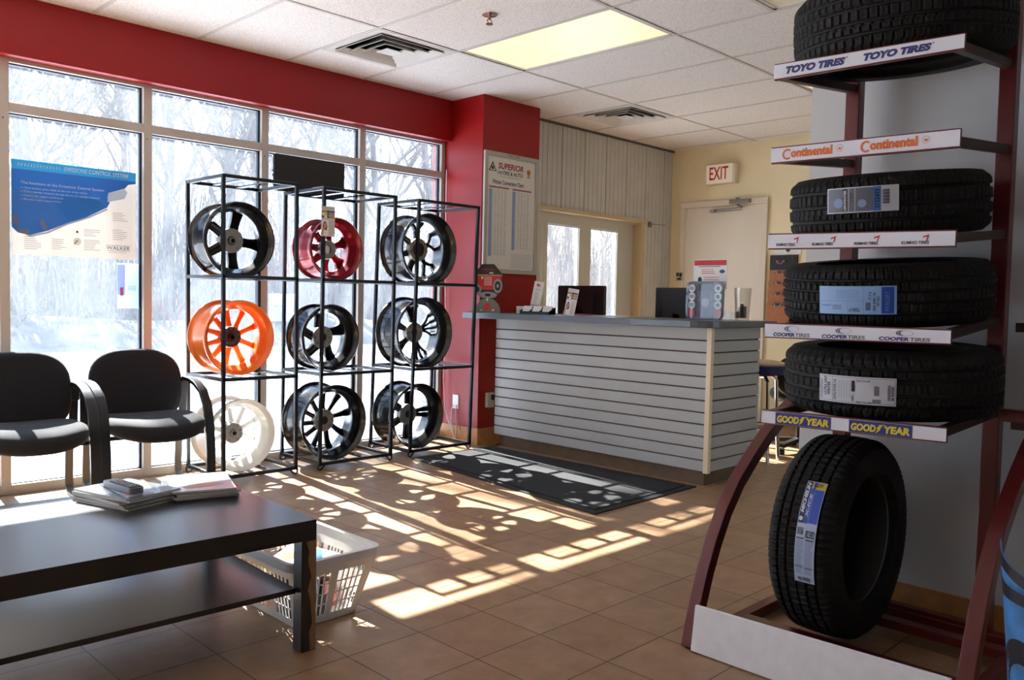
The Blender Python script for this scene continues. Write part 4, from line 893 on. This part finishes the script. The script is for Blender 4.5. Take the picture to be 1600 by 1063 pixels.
for key, (zl0, zl1), (zr0, zr1), zp in SH:
    zm = (zl0+zr0)/2
    for y in (YL, YR):
        MB().bar(L((XS+.02, y, zm+.018)), L((XP, y, zp-.005)), .028, .028).build('shelf_arm', M_rackdark, rk, smooth=False, bev=.002)
    f = MB(); f.hexa([L(p) for p in ((XS, SY1, zr0-.004), (XS+.012, SY1, zr0-.004), (XS, SY0, zl0-.004), (XS+.012, SY0, zl0-.004), (XS, SY1, zr1+.004), (XS+.012, SY1, zr1+.004), (XS, SY0, zl1+.004), (XS+.012, SY0, zl1+.004))])
    f.build('shelf_front', M_maroon, rk, smooth=False)
    f = MB(); f.hexa([L(p) for p in ((XS-.003, SY1, zr0), (XS, SY1, zr0), (XS-.003, SY0, zl0), (XS, SY0, zl0), (XS-.003, SY1, zr1), (XS, SY1, zr1), (XS-.003, SY0, zl1), (XS, SY0, zl1))])
    strip = f.build('brand_strip', M_shelf, rk, smooth=False, label=lab_[key])
    f = MB(); HS = zl1-zl0
    if key == 'toyo':
        for x in (.04, .283): text(f, 'TOYO TIRES', x, .009, .19, .024, 0, .07, .25); ell(f, x+.194, .031, .0022, .0022, 0)
        ms = [NAVY]
    elif key == 'cont':
        for x in (.042, .288):
            text(f, 'ontinental', x+.025, .010, .134, .028, 0, .06)
            f.add([(x+.014+q*math.cos(a), .0215+q*1.0*math.sin(a), 0) for q in (.0112, .0172) for a in [math.radians(50+26*i) for i in range(11)]], [(i, i+1, 12+i, 11+i) for i in range(10)])
            f.add([(x+.181+q*math.cos(a), .025+q*math.sin(a), 0) for q in (.0095, .0105) for a in [2*pi*i/20 for i in range(21)]], [(i, i+1, 22+i, 21+i) for i in range(20)])
            poly(f, [(x+.175, .022), (x+.178, .028), (x+.184, .026), (x+.189, .028), (x+.184, .021), (x+.186, .018), (x+.181, .021)])
        ms = [ORG]
    elif key == 'kumho':
        for x, q in ((.03, .062), (.148, .066), (.278, .07), (.414, .075)):
            text(f, 'KUMHO TIRES', x, .006, q, .0095, 1, .03)
            x += .058; poly(f, [(x, .029), (x+.017, .035), (x+.012, .016), (x+.0085, .015), (x+.011, .028), (x, .025)], 0)
        ms = [KR, M_ink]
    elif key == 'cooper':
        for x, q in ((.03, .122), (.19, .132), (.362, .142)):
            text(f, 'COOPER', x, .002, q*.6, .0125, 0, .05, .1); text(f, 'TIRES', x+q*.61, .002, q*.39, .0125, 1, .03, .1)
            cx_ = x+q*.5
            for (ax, ay, k_, t0, t1, w_) in ((.024, .010, 1, 60, 300, .006), (.016, .0075, 0, 90, 285, .005)):
                f.add([(cx_+(ax-ww*math.sin(math.radians((a-t0)/(t1-t0)*180))*w_*1.0)*math.cos(math.radians(a)), .0275+(ay-ww*math.sin(math.radians((a-t0)/(t1-t0)*180))*w_*.4)*math.sin(math.radians(a)), 0) for ww in (0, 1) for a in [t0+(t1-t0)*i/16 for i in range(17)]], [(i, i+1, 18+i, 17+i) for i in range(16)], k_)
            f.add([(cx_+.004+(.02+ww)*math.cos(a), .0275+(.0088+ww*.5)*math.sin(a), 0) for ww in (0, .0012) for a in [math.radians(-80+180*i/14) for i in range(15)]], [(i, i+1, 16+i, 15+i) for i in range(14)], 1)
        ms = [CBL, CGR]
    else:
        for x in (.048, .285):
            rect(f, x, .0005, .182, HS-.001, 0)
            k0 = len(f.v); text(f, 'GOOD', x+.006, .006, .074, .023, 1, .05, .1); text(f, 'YEAR', x+.102, .006, .074, .023, 1, .05, .1)
            poly(f, [(x+.078, .004), (x+.086, .016), (x+.082, .018), (x+.09, .03), (x+.108, .032), (x+.094, .027), (x+.098, .024), (x+.092, .021), (x+.093, .016), (x+.086, .008)], 1)
            f.v[k0:] = [(p[0], p[1], .0006) for p in f.v[k0:]]
        ms = [GYB, GYY]
    # follow the strip's slight slope
    out_ = []
    for i, p in enumerate(f.v):
        q = p[0]/SW; zb = zl0+(zr0-zl0)*q; hh = (zl1-zl0)*(1-q)+(zr1-zr0)*q
        out_.append(tuple(L((XS-.0036-p[2]-.0003*i/len(f.v), SY0-p[0], zb+p[1]/HS*hh))))
    f.v = out_
    # one piece of lettering per printed word mark
    cuts = {'toyo': [.25], 'cont': [.27], 'kumho': [.125, .25, .39], 'cooper': [.17, .34], 'goodyear': [.258]}[key]+[9]
    lo = -1
    for cu_ in cuts:
        g_ = MB(); mp_ = {}
        for fa, mi in zip(f.f, f.m):
            if lo <= SY0-(f.v[fa[0]][1]+O3.y) < cu_:
                for i in fa:
                    if i not in mp_: mp_[i] = len(g_.v); g_.v.append(f.v[i])
                g_.f.append(tuple(mp_[i] for i in fa)); g_.m.append(mi)
        lo = cu_
        if g_.f: g_.build('lettering', ms, strip, smooth=False)
f = MB(); f.cyl(L((XP-.034, YR, .79)), .012, .012, 12, 'x'); f.build('bolt', mat('zinc', (150, 150, 150), .35, 1), rk)
# neighbouring bay to the right
t = thing('wall_tire_rack', 'second maroon rack bay whose bars run off to the right', 'tire rack', (3.1, .4, 0))
for z in (.76, 1.077, 1.77): MB().bar((0, .36, z), (0, -.3, z), .03, .03).build('crossbar', M_rackdark, t, smooth=False)
MB().bar((0, -.3, 0), (0, -.3, 2.5), .05, .05, (0, 1, 0)).build('post', M_maroon, t, smooth=False)
# ---- tires
M_rub = mat('rubber', (14, 14, 15), .7, var=.12, scale=40, spec=.35)
def tire(lab, loc, rot, R_, W_, rim, ribs, slant, seed, group='tires on the display rack', pitch=72, rib_stag=.5, groove=.0055):
    t = thing('tire', lab, 'tire', loc, rot=rot, group=group)
    a = W_/2; NS = pitch*5; tw = a*.86
    # tread points
    tp = []; n = 44
    for i in range(n+1):
        w_ = -tw+2*tw*i/n; cr = (w_/tw); tp.append((R_-.006*cr**2-.010*max(0, abs(cr)-.8)/.2*max(0, abs(cr)-.8)/.2, w_, 1))
    sh = [(R_-.028, a*.97, 2), (R_-.045, a, 0), (R_-.075, a*1.02, 0), (R_-.105, a*.98, 0), (rim+.02, a*.86, 0), (rim+.006, a*.80, 0), (rim, a*.74, 0), (rim+.004, a*.68, 0), (rim+.03, a*.80, 0), (R_-.07, a*.92, 0), (R_-.03, a*.8, 0), (R_-.022, a*.4, 0)]
    prof = tp+sh+[(R_-.022, 0, 0)]+[(q[0], -q[1], 0 if q[2] != 2 else 2) for q in reversed(sh)]
    K = len(prof); vs = []
    gw = .0042
    edges = [-tw]+ribs+[tw]
    for j in range(NS):
        ang = 2*pi*j/NS
        for (rr, w_, k_) in prof:
            if k_ == 1:
                dmin = min(abs(w_-g) for g in ribs)
                if dmin < gw: rr -= .0075
                else:
                    b_ = sum(1 for g in ribs if w_ > g); sgn = 1 if w_ > 0 else -1
                    ph = (j/5+rib_stag*(b_ % 2)+slant*(abs(w_)/tw)*(1 if slant >= 0 else 1)) % 1
                    if ph < .2: rr -= groove
                    elif seed % 2 and (ph > .55 and ph < .68): rr -= .002
            elif k_ == 2:
                if (j/5) % 1 < .2: rr -= .004
            vs.append((rr*math.cos(ang), rr*math.sin(ang), a+w_))
    f = MB(); f.add(vs, [(j*K+i, ((j+1) % NS)*K+i, ((j+1) % NS)*K+(i+1) % K, j*K+(i+1) % K) for j in range(NS) for i in range(K)])
    f.build('carcass', M_rub, t, ang=28); return t
def wrap(t, R_, W_, ang0, span, z0, h_, draw, mats_, bg, name='label_sticker', off=.0012, lab=None):
    """paper sticker wrapped on the tread: sheet x runs with the angle"""
    base = MB(); rect(base, 0, 0, span*R_, h_, 0, n=16)
    def mp(f, o_):
        out_ = []
        for i, p in enumerate(f.v):
            an = ang0+p[0]/R_; rr = R_+o_+p[2]+.0003*i/len(f.v)-.004*(abs((z0+p[1]-W_/2))/(W_/2))**2; out_.append((rr*math.cos(an), rr*math.sin(an), z0+p[1]))
        f.v = out_
    mp(base, off); s = base.build(name, bg, t, smooth=False, **({'label': lab} if lab else {}))
    RN[0] = 12; f = MB(); draw(f, span*R_, h_); RN[0] = 1; mp(f, off+.0006); f.build('print', mats_, s, smooth=False)
CT = 2.835; R_ = rnd
def tilt(deg): return (0, math.radians(-deg), 0)
# Toyo shelf
tire('topmost tire lying on the TOYO TIRES shelf', (CT+.012, 1.068, 1.918), tilt(6), .330, .225, .215, [-.055, -.018, .018, .055], .9, 1)
# Kumho shelf
t = tire('tire with a silver and blue sticker on the KUMHO TIRES shelf', (CT, 1.085, 1.372), tilt(6), .302, .19, .205, [-.045, 0, .045], .35, 3)
def d1(f, w_, h):
    rect(f, .004, .003, w_*.66, h-.006, 0); k0 = len(f.v)
    rect(f, w_*.25, .004, w_*.06, h-.008, 1); rect(f, w_*.67, .002, w_*.1, h-.004, 2); ell(f, w_*.18, h*.4, w_*.07, h*.2, 3, rot=.4); ell(f, w_*.52, h*.35, w_*.06, h*.16, 3)
    rect(f, w_*.33, .004, .001, h-.008, 5); rect(f, w_*.42, .004, .001, h-.008, 5)
    for i in range(14): rect(f, w_*.79, h*.3+i*h*.04, w_*.09, h*(.02 if i % 3 else .03), 4)
    f.v[k0:] = [(p[0], p[1], .0003) for p in f.v[k0:]]; k1 = len(f.v)
    text(f, 'LERWINTER', w_*.262, .006, w_*.035, h-.014, 5, .02, rot=90); text(f, '2122473', w_*.69, .01, w_*.06, h-.02, 4, .02, rot=90); text(f, 'TIRE', w_*.36, .03, w_*.03, h*.4, 4, rot=90)
    f.v[k1:] = [(p[0], p[1], .0006) for p in f.v[k1:]]
wrap(t, .302, .19, math.radians(167.3), math.radians(39.7), .075, .076, d1, [mat('st_grey', (92, 96, 112), .4), M_ink, mat('st_blue', (60, 110, 175), .4), mat('st_pale', (130, 150, 190), .4), M_ink, M_white], mat('sticker_white', (196, 200, 208), .5), lab='silver and blue sticker numbered 2122473')
# Cooper shelf
t = tire('tire with a pale blue sticker on the COOPERTIRES shelf', (CT, 1.079, 1.095), tilt(5.5), .319, .19, .21, [-.05, -.017, .017, .05], .6, 5, pitch=80)
def d2(f, w_, h):
    rect(f, w_*.82, .003, w_*.15, h-.006, 0); rect(f, w_*.6, .003, .0008, h-.006, 2); rect(f, .004, h*.47, w_*.6, .0008, 2); rect(f, w_*.4, .003, .0008, h*.45, 2); lines(f, w_*.25, h*.85, w_*.3, 5, h*.07, .001, 2)
    k0 = len(f.v); text(f, '72017', w_*.42, h*.1, w_*.14, h*.12, 1, .02, rot=180); text(f, 'PKR63RT', w_*.865, h*.12, w_*.05, h*.7, 3, rot=90); text(f, '205 60R 16', w_*.72, h*.12, w_*.03, h*.65, 1, .02, rot=90); text(f, '92T BLK', w_*.765, h*.3, w_*.03, h*.35, 1, .02, rot=90)
    text(f, 'T75', w_*.67, h*.5, w_*.03, h*.3, 1, rot=90)
    for i in range(8): rect(f, w_*.63, h*.15+i*h*.035, w_*.06, h*.018, 1)
    lines(f, .01, h*.3, w_*.14, 1, .01, .002, 0); lines(f, w_*.2, h*.3, w_*.12, 3, h*.06, .0014, 1)
    f.v[k0:] = [(p[0], p[1], .0003) for p in f.v[k0:]]
wrap(t, .319, .19, math.radians(165.5), math.radians(41), .046, .084, d2, [mat('st_royal', (38, 76, 170), .4), M_ink, mat('st_line', (90, 120, 165), .5), mat('st_mid', (110, 145, 205), .4)], mat('sticker_blue', (140, 178, 226), .5), lab='pale blue sticker numbered 72017')
# Goodyear shelf
t = tire('tire with a black and white sticker on the GOODYEAR shelf', (CT, 1.056, .805), tilt(2.5), .328, .205, .205, [-.055, -.02, .02, .055], .8, 7, pitch=64)
def d3(f, w_, h):
    for (x, y, a, b_) in ((.003, .004, w_-.006, .0008), (.003, h-.005, w_-.006, .0008), (.003, .004, .0008, h-.009), (w_-.004, .004, .0008, h-.009), (w_*.2, .004, .0008, h-.009)): rect(f, x, y, a, b_, 0)
    text(f, 'GoodYear', w_*.02, .008, w_*.035, h-.02, 0, rot=90, shear=.3); text(f, 'ULTRA GRIP', w_*.08, .02, w_*.04, h*.7, 0, .02, rot=90); text(f, 'WINTER', w_*.13, .02, w_*.04, h*.5, 0, .03, rot=90); text(f, '205/55R16', w_*.215, .008, w_*.04, h-.02, 0, .01, rot=90)
    for i in range(5): lines(f, w_*(.29+.035*i), h*.8, w_*.012, 14, h*.045, .0014, 1)
    rect(f, w_*.46, h*.45, w_*.04, h*.4, 0); rect(f, w_*.46, h*.1, w_*.03, h*.2, 1); text(f, '766-716-208', w_*.52, h*.04, w_*.19, h*.07, 0, .02); text(f, '766-716-208', w_*.52, h*.82, w_*.17, h*.06, 0, .02)
    for i in range(10): rect(f, w_*.74, h*.35+i*h*.035, w_*.06, h*.018, 0)
    rect(f, w_*.72, h*.05, w_*.1, h*.16, 1)
    for i in range(14): rect(f, w_*.9, h*.2+i*h*.04, w_*.035, h*.02, 0)
    text(f, 'M 89949', w_*.945, h*.2, w_*.03, h*.5, 0, .02, rot=90)
wrap(t, .328, .205, math.radians(163.9), math.radians(40.1), .052, .082, d3, [M_ink, mat('st_pgrey', (130, 132, 140), .5)], mat('sticker_pale', (204, 208, 218), .5), lab='black and white sticker reading ULTRA GRIP WINTER')
# standing tire
t = tire('large upright tire with a long sticker at the foot of the rack', (2.79, 1.285, .365), (pi/2, 0, 0), .333, .215, .205, [-.062, -.03, 0, .03, .062], .0, 9, pitch=84, rib_stag=.35)
# in local space: local z runs along -Y, angle 180 deg faces -X
def d4(f, w_, h):
    # sheet x runs down the tire, y to the right; upright print is turned by 90
    rect(f, .002, .002, w_*.42, h*.26, 4); rect(f, .002, h*.30, w_*.42, h*.20, 0); rect(f, w_*.085, h*.52, w_*.335, h*.45, 0); rect(f, .002, h*.30, w_*.075, h*.67, 1)
    k0 = len(f.v)
    text(f, 'MICHELIN', .006, h*.06, w_*.31, h*.17, 3, .05, .2, rot=180); ell(f, w_*.385, h*.14, .007, .006, 3)
    text(f, 'X-ICE', w_*.13, h*.33, w_*.24, h*.13, 3, .03, .2, rot=180); text(f, 'NEW', w_*.015, h*.4, w_*.045, h*.45, 2, .02, rot=90)
    for i in range(9): rect(f, w_*.47+i*.0024, h*.06, .0013, h*.3, 2)
    text(f, '82382', w_*.49, h*.48, w_*.07, h*.46, 2, .015, rot=90)
    for i in range(24):
        rect(f, w_*(.585+.0138*i), h*.06, .0014, h*.38*rnd.uniform(.7, 1), 5); rect(f, w_*(.585+.0138*i), h*.52, .0014, h*.42*rnd.uniform(.7, 1), 5)
    rect(f, w_*.565, h*.06, .003, h*.38, 2); rect(f, w_*.575, h*.52, .003, h*.42, 2); rect(f, w_*.835, h*.06, .0025, h*.38, 2); rect(f, w_*.845, h*.52, .0025, h*.42, 2)
    text(f, '95-79252', w_*.945, h*.2, w_*.035, h*.6, 2, .03, rot=90)
    f.v[k0:] = [(p[0], p[1], .0004) for p in f.v[k0:]]
wrap(t, .333, .215, math.radians(139.5), math.radians(55.5), .105, .063, d4, [mat('mi_blue', (44, 84, 190), .4), mat('mi_yel', (200, 178, 40), .5), M_ink, mat('mi_white', (214, 220, 236), .5), mat('mi_navy', (34, 40, 90), .4), mat('mi_lines', (110, 130, 170), .5)], mat('sticker_ice', (176, 192, 220), .5), lab='long blue and white MICHELIN sticker')

# ================================================================== BEHIND: STOOL, OFFICE CHAIR
t = thing('bar_stool', 'round stool with a blue rim and chrome legs behind the counter', 'stool', (5.56, 3.0, 0))
f = MB(); f.lathe([(0, .70), (.19, .70), (.20, .715), (.195, .722), (.12, .735), (0, .738)], n=36); f.build('seat', mat('stool_tan', (206, 184, 150), .4), t)
f = MB(); f.lathe([(.0, .638), (.188, .638), (.2, .65), (.203, .70), (.195, .703), (0, .703)], n=36); f.build('seat_band', mat('stool_blue', (26, 32, 92), .4), t)
for k in range(4):
    a = pi/4+pi/2*k+.2; f = MB(); c_, s_ = math.cos(a), math.sin(a); f.tube([(c_*.02, s_*.02, .62), (c_*.11, s_*.11, .625), (c_*.15, s_*.15, .59), (c_*.165, s_*.165, .3), (c_*.185, s_*.185, .01)], .0125, 10); f.build('leg', M_chrome, t)
f = MB().tube([(.168*math.cos(2*pi*i/24), .168*math.sin(2*pi*i/24), .26) for i in range(25)], .008, 8, cap=False); f.build('foot_ring', M_chrome, t)
t = thing('office_chair', 'black office chair behind the stool, half hidden by the rack', 'chair', (6.25, 3.0, 0), .6)
f = MB(); cushion(f, lambda a, b, c_: (a, b, .44+c_), .24, .23, .09, 3); f.build('seat', M_blackp, t, ang=80)
f = MB(); cushion(f, lambda a, b, c_: (-.24+c_, a, .60+b), .22, .16, .06, 3); f.build('backrest', M_blackp, t, ang=80)
f = MB(); f.cyl((0, 0, .08), .025, .34); f.bar((-.05, 0, .4), (-.26, 0, .4), .05, .02); f.bar((-.25, 0, .4), (-.25, 0, .6), .05, .02); f.build('column', M_blackp, t, smooth=False)
for k in range(5):
    a = 2*pi*k/5; f = MB().bar((0, 0, .09), (.27*math.cos(a), .27*math.sin(a), .065), .045, .03); f.cyl((.27*math.cos(a)-.01, .27*math.sin(a)-.02, .025), .025, .04, 12, 'y'); f.build('base_arm', M_blackp, t, smooth=False)

# ================================================================== POSTER ON WINDOW
t = thing('window_poster', 'blue and white exhaust system poster taped inside the left window', 'poster', (1.352, YW+.034, 1.322))
PW, PH = .665, .52
def poster_mat():
    m = bpy.data.materials.new('poster_paper'); m.use_nodes = True; tt = m.node_tree; b = tt.nodes['Principled BSDF']; out = tt.nodes['Material Output']
    b.inputs['Base Color'].default_value = (.88, .88, .87, 1); b.inputs['Roughness'].default_value = .6
    tl = tt.nodes.new('ShaderNodeBsdfTranslucent'); tl.inputs[0].default_value = (.95, .93, .9, 1); mx = tt.nodes.new('ShaderNodeMixShader'); mx.inputs[0].default_value = .17
    tt.links.new(b.outputs[0], mx.inputs[1]); tt.links.new(tl.outputs[0], mx.inputs[2]); tt.links.new(mx.outputs[0], out.inputs[0]); return m
def tmat(name, c1, k=.6):
    m = bpy.data.materials.new(name); m.use_nodes = True; tt = m.node_tree; b = tt.nodes['Principled BSDF']; out = tt.nodes['Material Output']
    b.inputs['Base Color'].default_value = lin(c1)+(1,); tl = tt.nodes.new('ShaderNodeBsdfTranslucent'); tl.inputs[0].default_value = lin(c1)+(1,); mx = tt.nodes.new('ShaderNodeMixShader'); mx.inputs[0].default_value = k
    tt.links.new(b.outputs[0], mx.inputs[1]); tt.links.new(tl.outputs[0], mx.inputs[2]); tt.links.new(mx.outputs[0], out.inputs[0]); return m
MB().box(0, PW, 0, .001, 0, PH).build('sheet', poster_mat(), t, smooth=False)
f = MB()
rect(f, 0, PH-.052, PW, .052, 0)
poly(f, [(0, PH-.052), (0, .15), (.03, .12), (.09, .11), (.18, .14), (.28, .19), (.38, .23), (.5, .30), (.515, .33), (.50, .36), (.52, .39), (.60, .42), (.62, .445), (PW, .455), (PW, PH-.052)], 1)
k0 = len(f.v)
poly(f, [(0, .15), (.03, .12), (.09, .11), (.18, .14), (.28, .19), (.2, .30), (.08, .36), (0, .36)], 2); poly(f, [(.2, .31), (.29, .20), (.38, .24), (.5, .31), (.4, .35), (.28, .34)], 3)
f.v[k0:] = [(p[0], p[1], .0003) for p in f.v[k0:]]; k1 = len(f.v)
text(f, 'EMISSIONS CONTROL SYSTEM', .265, PH-.037, .355, .024, 4, .02, .2)
for i in range(14): poly(f, [(.03+i*.016, PH-.035), (.036+i*.016, PH-.035), (.041+i*.016, PH-.018), (.035+i*.016, PH-.018)], 6)
text(f, 'The functions of the Emissions Control System:', .045, .385, .44, .02, 4, .015)
for i, s in enumerate(('Carry exhaust gases safely to the rear of the vehicle', 'Reduce harmful emissions through the use of a catalytic converter', 'Reduce the engine sound level', 'Maintain engine performance')):
    text(f, s, .06, .362-.021*i, [.33, .4, .2, .19][i], .013, 4, .01); ell(f, .05, .368-.021*i, .003, .003, 4)
# pipe
pp = [(.02, .2), (.03, .14), (.09, .105), (.18, .13), (.28, .185), (.4, .235), (.5, .29)]
for i in range(len(pp)-1):
    (x0_, y0_), (x1_, y1_) = pp[i], pp[i+1]; l_ = math.hypot(x1_-x0_, y1_-y0_); nx, ny = -(y1_-y0_)/l_*.005, (x1_-x0_)/l_*.005
    poly(f, [(x0_-nx, y0_-ny), (x1_-nx, y1_-ny), (x1_+nx, y1_+ny), (x0_+nx, y0_+ny)], 5)
poly(f, [(.50, .33), (.60, .36), (.615, .40), (.60, .415), (.505, .385)], 6); ell(f, .02, .19, .018, .03, 5); ell(f, .16, .17, .014, .035, 5, rot=.4); ell(f, .06, .13, .03, .012, 5)
for (x, y, n_, wd) in ((.06, .10, 7, .1), (.2, .095, 6, .08), (.37, .16, 4, .09), (.37, .10, 6, .09), (.53, .27, 5, .09), (.53, .17, 6, .09)): lines(f, x, y, wd, n_, .011, .0022, 7, rnd)
ell(f, .335, .145, .006, .007, 8); ell(f, .335, .09, .022, .022, 9); poly(f, [(.315, .075), (.335, .10), (.34, .096), (.322, .073)], 7)
text(f, 'WALKER', .495, .055, .135, .02, 8, .0); rect(f, .495, .079, .14, .002, 10); rect(f, .50, .048, .13, .002, 10); text(f, 'EMISSIONS CONTROL', .51, .036, .1, .005, 7)
f.v[k1:] = [(p[0], p[1], .0006) for p in f.v[k1:]]
sheet_map(f, (0, 0, 0), (1, 0, 0), (0, 0, 1)); f.build('print', [tmat('po_cyan', (70, 175, 230)), tmat('po_royal', (60, 125, 205)), tmat('po_mid', (100, 175, 235)), tmat('po_light', (80, 165, 225)), tmat('po_w', (240, 245, 250), .5), tmat('po_silver', (170, 180, 195)), tmat('po_pale', (200, 215, 230), .4), tmat('po_line', (140, 140, 150), .2), tmat('po_ink', (50, 42, 34), .03), tmat('po_circle', (225, 225, 215)), tmat('po_blue', (60, 120, 180))], t, smooth=False)
for k, (x0_, z0_, z1_, lab, w_) in enumerate(((1.91, 1.03, 1.30, 'pale blue notice sheet low in the left window beneath the poster', .13), (2.905, .95, 1.14, 'faint pale notice taped in the window behind the middle rack', .2))):
    t = thing('window_notice', lab, 'notice', (x0_, YW+.036, z0_)); MB().box(0, w_, 0, .001, 0, z1_-z0_).build('sheet', tmat('notice_paper%d' % k, (205, 222, 244), .55), t, smooth=False)
    f = MB(); H_ = z1_-z0_
    if k: text(f, 'Just hammer', .03, H_-.1, .15, .022, 0); lines(f, .03, H_-.12, .14, 5, .015, .003, 1)
    else: rect(f, 0, .08, .045, .18, 1); rect(f, .015, .075, .02, .05, 2); lines(f, .06, .13, .05, 3, .01, .003, 0)
    sheet_map(f, (0, 0, 0), (1, 0, 0), (0, 0, 1)); f.build('print', [tmat('n_ink', (120, 140, 190), .4), tmat('n_lav', (190, 190, 235), .5), tmat('n_red', (220, 120, 110), .4)], t, smooth=False)

# ================================================================== STANDEE AT RIGHT EDGE
t = thing('promo_standee', 'curved blue advertising stand with a tire picture at the right edge', 'display stand', (2.36, .405, 0))
def sd(u_, v_):   # u 0..1 around, v 0..1 up
    a = math.radians(100+150*u_); rr = .13+.05*v_; top = .565 + .0*u_ - .2*math.sin(pi*min(1, max(0, u_)))*.3*(v_ > .9)
    return (rr*math.cos(a), rr*math.sin(a), v_*top)
f = MB().grid(sd, 24, 12); f.build('body', mat('standee_blue', (70, 130, 190), .35, var=.5, scale=9), t, solid=.003)
f = MB(); f.grid(lambda a, b_: tuple(c_*1.012 if i < 2 else c_ for i, c_ in enumerate(sd(a, .78+.22*b_))), 24, 4); f.build('dark_band', mat('standee_dark', (34, 32, 44), .4), t)
f = MB(); N = 40
f.add([tuple((c_*1.015 if i < 2 else c_) for i, c_ in enumerate(sd(.28+q*.26*math.cos(2*pi*k/N), .36+q*.27*math.sin(2*pi*k/N)))) for q in (.62, 1) for k in range(N)], [(k, (k+1) % N, N+(k+1) % N, N+k) for k in range(N)]); f.build('tire_print', M_ink, t)
f = MB(); f.lathe([(0, 0), (.14, 0), (.14, .004), (0, .004)], n=30); f.build('base', M_white, t)
